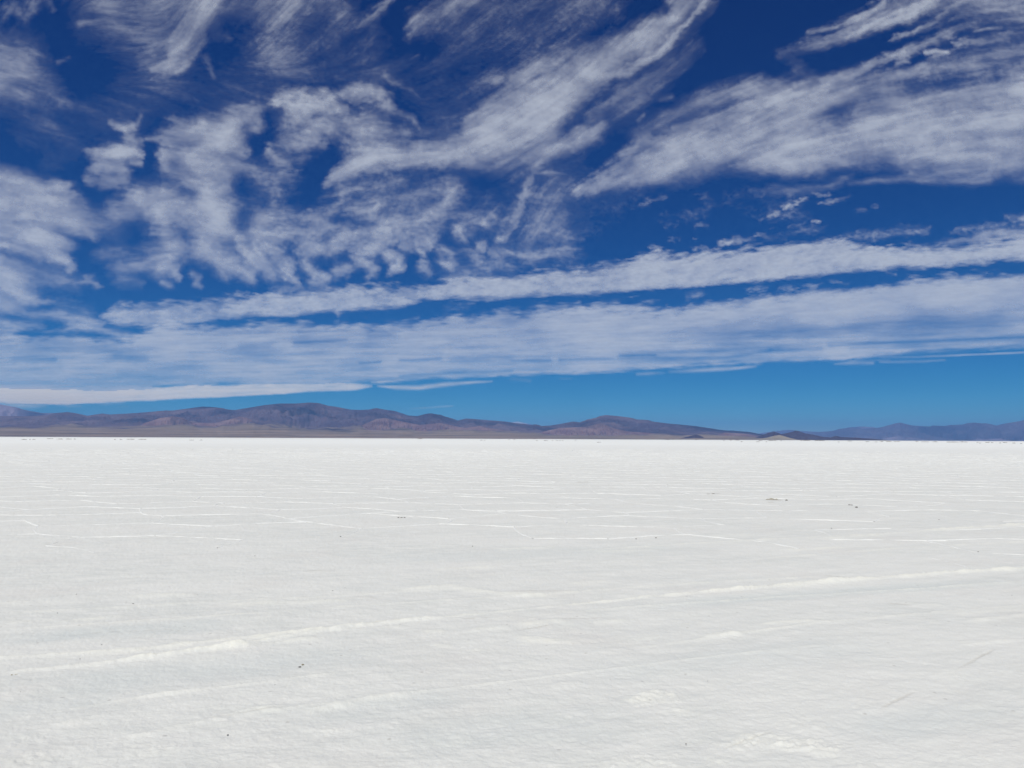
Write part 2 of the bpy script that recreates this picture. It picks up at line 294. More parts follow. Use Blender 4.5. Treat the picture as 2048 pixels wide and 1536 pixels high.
def mountain(name, sil, r0, rc, r1, mat, label, seed, fan_el=0.0, rough=.35, spur=900.0, cols=900, rows=110, snow=None, plan=.06):
    """sil: skyline (chart x, chart y). r0 foot, rc crest, r1 back foot (metres from the viewer)"""
    sil = np.array(sil, float)
    x = np.linspace(sil[0, 0], sil[-1, 0], cols); y = np.interp(x, sil[:, 0], sil[:, 1])
    k = np.array([.25, .5, .25]);
    y = np.convolve(np.pad(y, 1, 'edge'), k, 'valid')
    d = dirs(x, y); az = np.arctan2(d[:, 0], d[:, 1]); el = d[:, 2] / np.hypot(d[:, 0], d[:, 1])
    s = np.concatenate([np.linspace(0, .35, rows // 4, endpoint=False), np.linspace(.35, 1, rows // 2, endpoint=False), np.linspace(1, 2, rows // 4)])
    A, Sg = np.meshgrid(az, s); EL = np.broadcast_to(el, A.shape)
    wob = 1 + plan * fbm(A * 14, Sg * 0 + seed, seed, 3)
    RC = rc * wob
    R = np.where(Sg <= 1, r0 + (RC - r0) * Sg, RC + (r1 - RC) * (Sg - 1))
    wx, wy = R * np.sin(A), R * np.cos(A)
    crest = np.maximum(EL, 0) * RC + EYE
    u = Sg
    fk = np.interp(np.broadcast_to(x, A.shape), [600, 1000, 1200, 1500], [1, .62, .42, .4]) * (1 + .35 * fbm(A * 22, Sg * 0 + 3.3, seed + 1, 3))
    fan = np.minimum(fan_el * RC * fk, crest * .32)
    up = fan * np.clip(u / .42, 0, 1) ** 1.4 + (crest - fan) * np.clip((u - .5) / .5, 0, 1) ** 1.05
    dn = crest * np.clip(2 - u, 0, 1) ** 1.3
    h = np.where(u <= 1, up, dn)
    # spurs and gullies: ridged noise that dies out at the crest line and on the fan
    rn = 1 - np.abs(fbm(wx / spur + 3.1 * seed, wy / (spur * 1.6), seed + 5, 5, .5)) * 2.2
    rn2 = 1 - np.abs(fbm(wx / (spur * .28), wy / (spur * .4), seed + 9, 4, .5)) * 2.2
    wgt = np.clip((u - .48) / .2, 0, 1) * np.clip((1.0 - u) / .12, 0, 1)
    wgt = np.where(u > 1, np.clip((u - 1) / .12, 0, 1) * np.clip((2 - u) / .2, 0, 1), wgt)
    h = h + crest * wgt * (rough * (rn - .9) + .3 * rough * (rn2 - .7) + .14 * rough * fbm(wx / (spur * .1), wy / (spur * .14), seed + 11, 4, .6))
    h = h + fan * .12 * np.clip(u / .1, 0, 1) * np.clip((.6 - u) / .2, 0, 1) * fbm(wx / 700, wy / 900, seed + 2, 4)
    # never above the skyline the range has from the flat
    cap = np.maximum(EL, 0) * R * .985 + EYE
    h = np.where(u < 1, np.minimum(h, np.maximum(cap, 0)), h)
    h = h - np.where((u < .02) | (u > 1.98), 3.0, 0)
    tap = np.clip(np.minimum(np.arange(cols), cols - 1 - np.arange(cols)) / 14.0, 0, 1) if sil[0, 1] > 868 else np.clip((cols - 1 - np.arange(cols)) / 14.0, 0, 1) if sil[-1, 1] > 868 else np.ones(cols)
    h = h * np.where(tap < 1, tap, 1)[None] - (1 - tap)[None] * 2
    V = np.stack([wx, wy, h], -1).reshape(-1, 3)
    sn = np.zeros(A.shape)
    rk = sstep(.78, 1.3, h / np.maximum(fan, 12) + .45 * fbm(wx / 900, wy / 500, seed + 13, 4)) if fan_el > 0 else sstep(.0, 14, h + 8 * fbm(wx / 200, wy / 200, seed + 13, 3))
    if snow: sn = sstep(snow[0], snow[1], h + snow[2] * fbm(wx / 300, wy / 300, seed + 3, 4)) * (1 - sstep(snow[3], snow[4], np.abs(np.broadcast_to(x, A.shape) - snow[5])))
    o = mesh_obj(name, V, grid_faces(len(s), cols), mat, {'snow': sn, 'rock': rk})
    return tag(o, label, 'mountain range', None, 'structure')

MAT_MAIN = hill_mat('mauve_rock', (.08, .058, .088), (.16, .115, .135), (.235, .178, .135), 165, 1500)
MAT_FRONT = hill_mat('pink_rock', (.16, .1, .115), (.26, .175, .17), (.235, .178, .135), 70, 700)
MAT_CONE = hill_mat('dark_rock', (.055, .034, .05), (.075, .05, .062), (.12, .1, .085), 10, 600)
MAT_DUNE = hill_mat('pale_sand', (.3, .255, .195), (.22, .185, .14), (.26, .22, .165), 4, 300)
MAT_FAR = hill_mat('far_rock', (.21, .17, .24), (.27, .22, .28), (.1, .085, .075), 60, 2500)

mountain('mountain_range', [(-420,812),(-300,826),(-200,834),(-100,830),(0,832),(60,832),(95,830),(110,826),(135,824),(155,827),(175,831.5),(190,829),(205,827),(220,829),(256,827),(285,825),(330,821),(345,821),(375,817),(405,813),(425,814),(445,816),(455,819),(470,820),(500,815),(530,810),(560,807),(590,807),(620,805),(637,806),(655,811),(675,814),(700,819),(720,820),(738,819),(752,816),(768,819),(790,822),(805,827),(817,831),(835,832),(850,828),(862,826.5),(875,829),(880,829),(890,833),(905,837),(915,841),(932,837),(950,838),(985,841),(1010,843),(1024,845),(1050,848),(1060,850),(1071,848.5),(1085,852),(1100,851),(1120,848),(1145,843),(1160,844.5),(1175,839),(1190,836),(1200,832),(1212,830),(1235,832),(1260,835),(1275,839),(1297,840),(1305,843),(1335,847),(1360,849),(1390,852),(1425,857),(1435,859),(1455,861),(1465,861),(1500,864),(1520,868),(1560,872),(1600,878),(1640,880.5)],
         9500, 19000, 26000, MAT_MAIN, 'mauve-brown mountain range along the left two thirds of the horizon', 3, fan_el=.0105, cols=1500, rows=170, rough=.18, spur=1100, snow=None)
mountain('hills', [(255,868),(290,846),(320,836),(345,832.5),(365,836),(385,845),(430,846),(455,840),(480,833),(495,836),(510,844),(560,852),(610,862),(660,870)], 11500, 14500, 17000, MAT_FRONT, 'pinkish foothills under the highest left summit', 21, fan_el=.003, rough=.3, spur=420, cols=420, rows=70)
mountain('hills', [(690,870),(730,848),(752,838),(770,836),(800,842),(840,850),(880,846),(930,856),(960,852),(990,858),(1050,868)], 11500, 15000, 17500, MAT_FRONT, 'pinkish foothills below the middle of the range', 22, fan_el=.003, rough=.34, spur=420, cols=420, rows=70)
mountain('hills', [(1060,870),(1100,860),(1120,856),(1150,854.5),(1175,853),(1192,848),(1205,847),(1213,850),(1228,857),(1260,863),(1300,866),(1340,870)], 11500, 14500, 16500, MAT_FRONT, 'pale pink pyramid-shaped foothill under the flat-topped summit', 23, fan_el=.003, rough=.36, spur=380, cols=420, rows=70)
mountain('hills', [(1420,876),(1440,868),(1450,865.5),(1470,866),(1495,868),(1520,873),(1550,876)], 12000, 14500, 16500, MAT_FRONT, 'low pale hills where the range runs out', 24, fan_el=.0, rough=.3, spur=320, cols=240, rows=50)
mountain('hill', [(1352,878.6),(1372,874),(1385,870.5),(1393,869),(1400,871),(1410,876),(1420,878.6)], 10500, 11200, 12000, MAT_CONE, 'small dark hump at the foot of the long sloping mountain', 25, rough=.25, spur=240, cols=140, rows=44)
mountain('hill', [(1500,879),(1522,871),(1536,866),(1547,863),(1552,864),(1562,868),(1585,873),(1610,879.6)], 11500, 12600, 13800, MAT_CONE, 'left one of two dark cone hills beside the pale dune', 26, rough=.2, spur=300, cols=200, rows=50)
mountain('hill', [(1540,879.4),(1560,868.5),(1575,866),(1585,863.5),(1592,861),(1598,862.5),(1610,866.5),(1625,869),(1645,873.5),(1665,875),(1690,878),(1720,880.5)], 12000, 13400, 14800, MAT_CONE, 'right and taller one of two dark cone hills beside the pale dune', 27, rough=.2, spur=300, cols=240, rows=50)
mountain('hill', [(1640,880),(1660,875),(1672,871.5),(1682,874),(1715,875.5),(1745,877.5),(1790,881.5)], 11500, 12600, 13600, MAT_CONE, 'low dark ridge right of the two cone hills', 28, rough=.2, spur=260, cols=200, rows=44)
mountain('dune', [(1510,879.2),(1535,875),(1548,871.5),(1559,870),(1566,871.5),(1580,876),(1600,879.8)], 10300, 10700, 11200, MAT_DUNE, 'pale sand dune in front of the two dark cone hills', 29, rough=.12, spur=200, cols=160, rows=44)
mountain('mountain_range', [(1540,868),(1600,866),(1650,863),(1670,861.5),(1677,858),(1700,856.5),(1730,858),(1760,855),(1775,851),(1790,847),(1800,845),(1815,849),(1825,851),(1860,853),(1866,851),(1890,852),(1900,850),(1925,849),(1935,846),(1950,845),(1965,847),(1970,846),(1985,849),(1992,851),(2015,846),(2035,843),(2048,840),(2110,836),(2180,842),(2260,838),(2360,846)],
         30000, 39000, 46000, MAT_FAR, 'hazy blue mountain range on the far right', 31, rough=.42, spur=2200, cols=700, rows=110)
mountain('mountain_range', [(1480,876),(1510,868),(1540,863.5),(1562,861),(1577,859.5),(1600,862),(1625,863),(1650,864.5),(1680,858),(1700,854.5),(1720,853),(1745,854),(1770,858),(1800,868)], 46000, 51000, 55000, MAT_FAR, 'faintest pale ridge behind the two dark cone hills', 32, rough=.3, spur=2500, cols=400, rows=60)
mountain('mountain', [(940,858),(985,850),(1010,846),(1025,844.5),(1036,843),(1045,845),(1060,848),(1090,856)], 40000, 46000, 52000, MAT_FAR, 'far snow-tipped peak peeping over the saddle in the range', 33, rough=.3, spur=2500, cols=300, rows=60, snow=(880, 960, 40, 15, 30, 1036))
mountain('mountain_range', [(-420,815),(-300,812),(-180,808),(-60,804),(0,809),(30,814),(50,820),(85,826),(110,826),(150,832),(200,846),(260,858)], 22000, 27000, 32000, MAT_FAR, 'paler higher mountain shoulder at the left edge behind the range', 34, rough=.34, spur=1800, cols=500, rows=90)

# the air between: one closed box of thin, even, pale blue haze
hm, ht = new_mat('haze_air')
ho = N(ht, 'ShaderNodeOutputMaterial'); pv = N(ht, 'ShaderNodeVolumePrincipled'); pv.inputs['Color'].default_value = (.17, .46, 1, 1); pv.inputs['Density'].default_value = 2.2e-5
ht.links.new(pv.outputs[0], ho.inputs['Volume'])
bx, b0, b1 = 62000.0, -4.0, 1400.0
hv = [(sx * bx, sy * bx, z) for z in (b0, b1) for sy in (-1, 1) for sx in (-1, 1)]
o = mesh_obj('haze', np.array(hv), np.array([(0, 2, 3, 1), (4, 5, 7, 6), (0, 1, 5, 4), (2, 6, 7, 3), (0, 4, 6, 2), (1, 3, 7, 5)]), hm, smooth=False); tag(o, kind='stuff')

# ------------------------------------------------------------------ the cloud cover, on a chart of the sky
# chart units: 1 = 1/1500 rad-tangent near the middle of the view; x to the right, y downwards, horizon near y = 877
CX0, CX1, CY0, CY1, CST = -160, 2208, -120, 872, 2
class Chart:
    def __init__(self):
        xs = np.arange(CX0, CX1 + 1, CST, dtype=np.float32); ys = np.arange(CY0, CY1 + 1, CST, dtype=np.float32)
        self.X, self.Y = np.meshgrid(xs, ys)
        self.shape = self.X.shape
        self.xs, self.ys = xs, ys
        self.D = np.zeros(self.shape, np.float32)      # cover, 0..1
    def line(self, pts, D=None, soft=1.0, mode='screen', X=None, Y=None):
        """pts: (x, y, half width, cover)"""
        tgt = self.D if D is None else D
        X = self.X if X is None else X; Y = self.Y if Y is None else Y
        p = np.array(pts, np.float64)
        if len(p) == 1: p = np.vstack([p, p + np.array([[.5, 0, 0, 0]])])
        wm = p[:, 2].max() * 3.6 + 60
        x0, x1 = p[:, 0].min() - wm, p[:, 0].max() + wm; y0, y1 = p[:, 1].min() - wm, p[:, 1].max() + wm
        i0 = max(0, int((x0 - CX0) / CST)); i1 = min(self.shape[1], int((x1 - CX0) / CST) + 1)
        j0 = max(0, int((y0 - CY0) / CST)); j1 = min(self.shape[0], int((y1 - CY0) / CST) + 1)
        if i1 <= i0 or j1 <= j0: return
        x = X[j0:j1, i0:i1]; y = Y[j0:j1, i0:i1]
        best = np.zeros(x.shape, np.float32)
        for a, b in zip(p[:-1], p[1:]):
            dx, dy = b[0] - a[0], b[1] - a[1]; L2 = dx * dx + dy * dy + 1e-6
            t = np.clip(((x - a[0]) * dx + (y - a[1]) * dy) / L2, 0, 1)
            d2 = (x - a[0] - t * dx) ** 2 + (y - a[1] - t * dy) ** 2
            w = a[2] + t * (b[2] - a[2]); c = a[3] + t * (b[3] - a[3])
            q = np.sqrt(d2) / np.maximum(w, .5)
            val = c * (.88 * np.exp(-np.power(q, 2.0 / (soft * 1.22)) * .85) + .12 * np.exp(-q * 1.2))
            best = np.maximum(best, val)
        v = tgt[j0:j1, i0:i1]
        if mode == 'screen': v[...] = np.minimum((v ** 2.2 + best ** 2.2) ** (1 / 2.2), .95)
        elif mode == 'max': v[...] = np.maximum(v, best)
        else: v[...] = v * (1 - best)
    def band(self, top, bot, cover, st, sb, D=None, X=None, Y=None, rag=(0, 0)):
        """a long belt between two edges: top/bot lists of (x, y); cover list of (x, c); st/sb edge softness"""
        tgt = self.D if D is None else D
        X = self.X if X is None else X; Y = self.Y if Y is None else Y
        t = np.array(top, float); b = np.array(bot, float); c = np.array(cover, float)
        yt = np.interp(X, t[:, 0], t[:, 1]); yb = np.interp(X, b[:, 0], b[:, 1]); cc = np.interp(X, c[:, 0], c[:, 1])
        ok = (X >= t[0, 0]) & (X <= t[-1, 0])
        v = cc * sstep(-st, st, Y - yt + st * rag[0]) * sstep(-sb, sb, yb - Y + sb * rag[1]) * ok
        tgt[...] = 1 - (1 - tgt) * (1 - v)

def build_clouds():
    c = Chart(); X, Y = c.X, c.Y
    # flow direction of the fibres (degrees, clockwise on the chart = downwards to the right)
    F = [(0,830,-2),(1000,760,-3),(2000,700,-5),(200,640,4),(600,600,-5),(1200,560,-6),(1900,510,-6),(1100,680,-3),
         (1300,320,-24),(1550,230,-22),(1800,270,-10),(2048,240,-8),(1700,350,-8),(1600,400,-18),(1500,480,-10),
         (1050,250,-35),(1250,110,-42),(1380,40,-55),(850,310,-10),(700,340,-35),(1150,300,-35),(1040,420,-65),(1280,200,-35),
         (1750,50,-25),(1900,60,-20),(1850,110,-16),(2020,30,2),(2000,120,-8),
         (400,60,-62),(310,135,-25),(250,60,10),(60,140,20),(120,200,25),(60,20,-60),(450,180,28),(330,200,22),
         (540,60,-48),(680,60,-48),(760,30,-45),(900,40,-40),(960,120,-35),(830,110,-35),(830,220,35),(900,200,-35),
         (80,380,12),(80,480,12),(40,560,22),(220,330,8),(350,300,10),(430,420,18),(450,260,12),(300,520,-8),(250,440,5),
         (600,210,12),(740,200,20),(600,290,14),(760,270,18),(800,420,-15),(650,440,-5),(700,530,25),(900,480,35),(560,540,50)]
    F = np.array(F, float); vx = np.zeros(c.shape); vy = np.zeros(c.shape)
    for fx, fy, fa in F:
        w = 1 / (((X - fx) * .8) ** 2 + ((Y - fy) * 1.5) ** 2 + 1500) ** 1.5
        a = math.radians(fa) * 2; vx += w * math.cos(a); vy += w * math.sin(a)
    th = np.arctan2(vy, vx) / 2; FX, FY = np.cos(th).astype(np.float32), np.sin(th).astype(np.float32)

    def lic(seed, L, step, scale=1, aniso=None):
        rs = np.random.RandomState(seed); H, W = c.shape
        if scale > 1:
            n = rs.randn(H // scale + 3, W // scale + 3).astype(np.float32)
            jy = np.arange(H) / scale; jx = np.arange(W) / scale
            y0 = jy.astype(int); x0 = jx.astype(int); fy = (jy - y0)[:, None]; fx = (jx - x0)[None]
            fy = fy * fy * (3 - 2 * fy); fx = fx * fx * (3 - 2 * fx)
            n = (n[y0][:, x0] * (1 - fx) + n[y0][:, x0 + 1] * fx) * (1 - fy) + (n[y0 + 1][:, x0] * (1 - fx) + n[y0 + 1][:, x0 + 1] * fx) * fy
        else: n = rs.randn(H, W).astype(np.float32)
        acc = n.copy(); tot = 1
        J, I = np.meshgrid(np.arange(H, dtype=np.float32), np.arange(W, dtype=np.float32), indexing='ij')
        for sg in (1, -1):
            px, py = I.copy(), J.copy()
            for k in range(L):
                ix = np.clip(np.rint(px), 0, W - 1).astype(np.int32); iy = np.clip(np.rint(py), 0, H - 1).astype(np.int32)
                fx = FX[iy, ix]; fy = FY[iy, ix]
                px = px + sg * step * fx; py = py + sg * step * fy
                ix = np.clip(np.rint(px), 0, W - 1).astype(np.int32); iy = np.clip(np.rint(py), 0, H - 1).astype(np.int32)
                w = .5 + .5 * math.cos(math.pi * (k + 1) / (L + 1))
                acc += w * n[iy, ix]; tot += w
        return (acc - acc.mean()) / acc.std()
    f1 = lic(1, 5, 1.0, 1); f2 = lic(2, 12, 1.5, 3); f3 = lic(3, 16, 3.0, 7); f4 = lic(4, 14, 5.0, 15)
    # domain warp: soft curls, so nothing keeps a drawn outline
    w1x = fbm(X / 130, Y / 90, 11, 3) ; w1y = fbm(X / 130, Y / 90, 12, 3)
    w2x = fbm(X / 44, Y / 30, 13, 3, .42); w2y = fbm(X / 44, Y / 30, 14, 3, .42)
    low = sstep(560, 720, Y)
    # belts near the horizon are foreshortened: less and flatter warp there
    amp1 = 12 * (1 - .8 * low); amp2 = 6.5 * (1 - .75 * low)
    w3x = fbm(X / 13, Y / 9, 15, 3, .6); w3y = fbm(X / 13, Y / 9, 16, 3, .6); amp3 = 4.5 * (1 - .7 * low)
    XW = X + amp1 * w1x + amp2 * w2x + amp3 * w3x + 1.5 * f2 * FX; YW = Y + .7 * amp1 * w1y + .7 * amp2 * w2y * (1 - .4 * low) + .7 * amp3 * w3y + .6 * f2 * (1 - .5 * low)
    rot = lambda deg: (X * math.cos(math.radians(deg)) + Y * math.sin(math.radians(deg)), Y * math.cos(math.radians(deg)) - X * math.sin(math.radians(deg)))
    bu, bv = rot(-4)
    fib0 = (f1 + f2) / 1.4
    rg1 = .6 * fbm(bu / 34, bv / 12, 31, 3, .45) + .5 * fbm(bu / 120, bv / 60, 33, 2) + .16 * fib0
    rg2 = .5 * fbm(bu / 60, bv / 12, 34, 3, .45) + .14 * fib0
    P = {}
    def group(name):
        P[name] = np.zeros(c.shape, np.float32); return P[name]
    XT, YT = X + .3 * (XW - X), Y + .3 * (YW - Y)
    XR, YR = X + 5 * fbm(X / 18, Y / 10, 36, 3, .6), Y + 4.5 * fbm(X / 16, Y / 8, 37, 3, .65)
    def L(G, pts, soft=1.0, mode='screen'):
        thin = G in ('cloudlets', 'low_streaks', 'low_belt', 'lower_bank') or max(p[2] for p in pts) < 9
        c.line(pts, P[G], soft, mode, XR if G == 'cloudlets' else XT if thin else XW, YR if G == 'cloudlets' else YT if thin else YW)
    # ---- plume, top left
    group('plume')
    L('plume', [(430,-110,40,.5),(415,0,32,.5),(388,45,28,.52),(362,88,22,.48),(335,122,14,.42),(300,138,7,.3)], .8)
    L('plume', [(445,-40,12,.3),(432,20,11,.32),(410,65,9,.3),(385,100,8,.28),(350,138,7,.25)])
    L('plume', [(330,-80,60,.28),(320,0,60,.28),(310,60,50,.24),(300,105,32,.18)])
    L('plume', [(200,-40,60,.16),(215,20,55,.15),(240,70,40,.1)])
    L('plume', [(158,49,7,.16),(200,42,5,.14)]); L('plume', [(117,126,6,.14),(140,114,4,.12)])
    L('plume', [(470,0,30,.2),(520,5,38,.26),(580,15,32,.22),(640,5,30,.15)]); L('plume', [(430,68,14,.1),(462,72,8,.08)])
    L('plume', [(410,112,8,.1),(428,152,5,.14)])
    # ---- left wisps
    group('left_wisp')
    L('left_wisp', [(12,38,9,.2),(30,14,12,.24),(46,40,8,.2),(58,12,14,.24),(72,-20,14,.2)]); L('left_wisp', [(85,-10,12,.2),(98,18,9,.14)])
    L('left_wisp', [(-60,60,40,.28),(-10,95,32,.24),(25,130,45,.34),(65,160,32,.2),(130,205,16,.16)])
    L('left_wisp', [(-60,150,50,.34),(10,165,45,.3),(60,195,26,.22),(100,222,14,.12)]); L('left_wisp', [(90,225,20,.12),(135,275,22,.1),(160,300,16,.08)])
    L('left_wisp', [(330,170,55,.08),(430,190,60,.1),(560,160,50,.1),(600,90,60,.13)])
    L('left_wisp', [(60,260,50,.07),(200,250,60,.08),(330,210,40,.08)]); L('left_wisp', [(100,330,30,.06),(140,300,30,.07)]); L('left_wisp', [(250,160,40,.06),(330,150,40,.08)])
    # ---- thin veils, top centre
    group('veil')
    L('veil', [(600,-40,60,.16),(560,40,50,.16),(540,90,45,.13),(580,130,40,.12)])
    L('veil', [(660,-20,30,.16),(680,40,32,.17),(668,90,26,.13),(640,125,14,.08)])
    L('veil', [(715,52,7,.2),(742,28,9,.3),(765,10,9,.32),(795,-20,10,.28)]); L('veil', [(700,60,16,.14),(730,45,18,.14)])
    L('veil', [(822,70,12,.16),(845,42,20,.24),(885,20,28,.28),(945,-10,34,.34)]); L('veil', [(900,60,36,.14),(990,20,45,.14),(1080,-20,50,.14)])
    L('veil', [(824,117,2.5,.2),(838,108,2.5,.2)]); L('veil', [(760,150,40,.1),(840,130,30,.1)])
    L('veil', [(1090,20,80,.09),(1200,-10,60,.1)])
    L('veil', [(670,152,8,.16),(700,156,10,.14)]); L('veil', [(772,152,9,.18),(800,168,7,.2),(832,188,4,.14)])
    L('veil', [(960,170,14,.16),(1000,155,16,.22)]); L('veil', [(900,230,40,.12),(960,180,36,.1)])
    L('veil', [(880,150,40,.1),(960,90,50,.1),(1050,60,60,.1),(1150,20,50,.09)]); L('veil', [(820,190,30,.09),(880,240,36,.12)]); L('veil', [(640,140,40,.1),(740,110,40,.1)])
    # ---- grey-white puffs, upper centre-left (two lobes)
    group('puff')
    L('puff', [(545,216,8,.34),(572,204,17,.5),(610,212,24,.55),(660,206,18,.5),(690,222,12,.4)], .9)
    L('puff', [(598,228,22,.4),(620,238,12,.3)]); L('puff', [(645,185,10,.3),(665,205,12,.3)])
    L('puff', [(690,186,13,.4),(722,182,16,.52),(752,190,16,.46),(765,208,14,.36),(785,225,10,.26)], .9)
    L('puff', [(585,252,26,.3),(620,262,30,.32),(668,262,18,.26)])
    L('puff', [(548,300,11,.42),(566,316,12,.4),(592,318,12,.3),(604,312,10,.3)]); L('puff', [(580,282,18,.4),(615,278,14,.46),(640,288,9,.5)], .9)
    L('puff', [(700,252,18,.36),(730,262,22,.4),(766,262,20,.32)]); L('puff', [(740,236,18,.3),(770,232,16,.24)]); L('puff', [(700,285,26,.24),(770,285,24,.2),(800,268,20,.2)])
    L('puff', [(800,232,8,.22),(822,236,7,.28),(838,256,4,.2)]); L('puff', [(560,340,30,.22),(545,380,34,.26)])
    L('puff', [(590,342,3,.2),(602,340,2,.2)])
    # ---- long white streamer
    group('streamer')
    L('streamer', [(655,372,7,.26),(682,352,15,.44),(716,326,19,.5),(765,308,20,.52),(830,310,20,.52),(890,308,22,.54),(940,295,30,.58),(1000,258,42,.64),(1060,222,42,.66),(1130,180,34,.62),(1190,140,27,.55)], .7)
    L('streamer', [(985,290,44,.46),(1040,268,40,.5),(1085,250,26,.4)], .8)
    L('streamer', [(1180,142,26,.4),(1240,98,22,.48),(1300,66,20,.46),(1345,32,17,.36),(1365,-20,20,.3)], .8)
    L('streamer', [(1205,158,12,.26),(1260,138,11,.36),(1312,106,8,.46),(1352,72,6,.5),(1384,38,6,.5),(1405,4,7,.42),(1428,-50,10,.4)], .9)
    L('streamer', [(1290,98,26,.26),(1340,55,26,.24),(1380,0,28,.24)])
    L('streamer', [(1030,152,10,.22),(1072,134,13,.3),(1120,140,26,.36),(1170,112,20,.38),(1200,100,14,.3),(1240,78,10,.24)])
    L('streamer', [(1060,172,24,.36),(1100,160,22,.38)])
    L('streamer', [(920,255,8,.12),(945,240,14,.2),(985,225,20,.3)]); L('streamer', [(845,262,20,.16),(900,270,20,.18)])
    L('streamer', [(1020,320,28,.3),(1080,305,24,.4),(1130,290,18,.4),(1180,268,16,.36),(1212,250,8,.28)])
    L('streamer', [(1085,315,12,.3),(1066,350,9,.3),(1052,385,8,.32),(1034,420,8,.34),(1012,460,8,.26),(995,490,8,.16)])
    L('streamer', [(1072,346,4,.24),(1105,343,4,.26),(1130,348,3,.16)])
    L('streamer', [(1190,230,16,.12),(1260,180,20,.12),(1340,120,18,.08)]); L('streamer', [(1200,215,7,.1),(1290,160,8,.14),(1330,140,5,.08)])
    L('streamer', [(1275,240,4,.24),(1288,228,4,.26)]); L('streamer', [(1320,198,5,.16),(1342,194,6,.18)])
    L('streamer', [(1180,260,26,.12),(1250,200,30,.14),(1330,150,26,.1),(1400,90,20,.06)]); L('streamer', [(1230,240,5,.12),(1300,190,6,.14),(1370,140,4,.08)]); L('streamer', [(1120,350,40,.12),(1100,420,44,.12),(1060,480,40,.12)])
    # ---- left mottled field
    group('mottled')
    L('mottled', [(230,246,8,.36),(250,256,12,.44),(268,252,9,.36)],.9); L('mottled', [(284,232,4,.22),(276,250,5,.22)]); L('mottled', [(250,272,10,.4),(268,282,12,.44),(285,276,6,.3)],.9)
    L('mottled', [(166,300,5,.26),(188,310,13,.46),(225,312,18,.52),(262,308,14,.48),(280,314,6,.36)],.8); L('mottled', [(188,340,14,.44),(215,340,20,.5),(242,338,12,.42)],.8)
    L('mottled', [(262,326,5,.34),(280,328,5,.34)]); L('mottled', [(172,362,8,.34),(205,374,12,.4),(245,362,13,.36)])
    L('mottled', [(345,238,8,.22),(362,252,10,.22)])
    L('mottled', [(440,262,20,.5),(470,240,24,.5),(500,228,20,.5),(512,248,14,.36)],.8)
    L('mottled', [(335,276,14,.34),(372,264,20,.42),(410,268,30,.56),(455,280,26,.54),(490,305,12,.4)],.8)
    L('mottled', [(325,315,9,.38),(350,300,18,.46),(395,315,36,.6),(425,345,32,.62),(425,400,34,.62),(430,450,32,.62)],.8)
    L('mottled', [(330,328,16,.34),(365,345,18,.4),(388,368,20,.44)]); L('mottled', [(460,318,14,.34),(495,335,18,.26),(520,345,18,.2)])
    L('mottled', [(295,277,5,.24),(318,278,5,.26)])
    L('mottled', [(232,420,24,.36),(280,410,28,.42),(330,408,30,.44),(380,430,24,.44)]); L('mottled', [(296,378,10,.36),(322,380,12,.48),(345,384,9,.4)]); L('mottled', [(265,395,12,.34),(300,395,16,.34)])
    L('mottled', [(318,432,18,.44),(325,465,22,.46),(345,500,24,.5),(318,535,18,.4)],.9); L('mottled', [(235,538,16,.36),(268,525,20,.46),(300,512,20,.46),(330,520,18,.4)],.9)
    L('mottled', [(205,510,16,.24),(240,500,16,.26)]); L('mottled', [(325,565,6,.3),(338,572,7,.3)]); L('mottled', [(250,560,18,.26),(280,568,10,.24)]); L('mottled', [(345,540,10,.36),(350,552,8,.32)])
    L('mottled', [(385,548,8,.3),(398,555,7,.28),(390,568,7,.3),(402,575,5,.26)],.9)
    L('mottled', [(405,490,26,.52),(440,515,24,.52),(470,540,18,.48),(500,552,14,.42)],.8); L('mottled', [(470,478,12,.42),(492,505,14,.48),(508,535,14,.46)],.9); L('mottled', [(440,545,10,.4),(460,562,8,.36)])
    L('mottled', [(520,440,26,.44),(512,480,22,.42),(520,520,14,.36),(545,550,12,.36)],.9)
    L('mottled', [(160,570,6,.2),(178,562,10,.34),(196,574,7,.34),(205,577,4,.22)],.9)
    L('mottled', [(150,568,18,.14),(120,560,20,.12)])
    # ---- left edge mass
    group('left_mass')
    L('left_mass', [(-120,330,40,.5),(-20,352,22,.46),(30,362,20,.44),(80,372,16,.44),(140,376,7,.34)],.9)
    L('left_mass', [(-120,400,60,.6),(0,405,45,.5),(70,400,30,.46),(130,398,22,.42),(155,392,8,.3)],.8)
    L('left_mass', [(40,430,14,.34),(62,436,10,.44),(85,442,6,.3)],.9); L('left_mass', [(100,430,26,.4),(150,440,24,.44),(180,462,14,.44),(188,478,7,.32)],.8)
    L('left_mass', [(-120,470,50,.6),(-10,465,28,.5),(50,470,26,.52),(100,485,22,.52),(135,492,14,.4)],.8); L('left_mass', [(100,510,18,.5),(130,522,14,.54),(148,536,9,.44)],.8)
    L('left_mass', [(30,500,12,.34),(70,508,12,.34)]); L('left_mass', [(-100,520,20,.5),(-5,495,12,.56),(14,500,8,.46)],.8)
    L('left_mass', [(-140,560,60,.7),(-20,540,34,.62),(15,560,32,.62),(45,582,20,.6),(72,594,12,.5)],.7); L('left_mass', [(-20,600,24,.5),(40,606,13,.4),(100,604,5,.4),(116,606,3,.2)],.9)
    L('left_mass', [(160,420,22,.3),(200,440,24,.3),(230,470,24,.24)]); L('left_mass', [(40,545,50,.16),(100,548,30,.2)])
    # ---- field of small puffs under the streamer
    group('puff_field')
    L('puff_field', [(560,415,20,.4),(600,432,20,.42),(640,430,18,.4),(668,405,14,.36),(690,380,14,.3)])
    L('puff_field', [(640,395,6,.2),(670,388,7,.28)]); L('puff_field', [(530,490,16,.46),(548,500,16,.5),(566,520,14,.5),(580,545,11,.46),(590,562,7,.34)],.8)
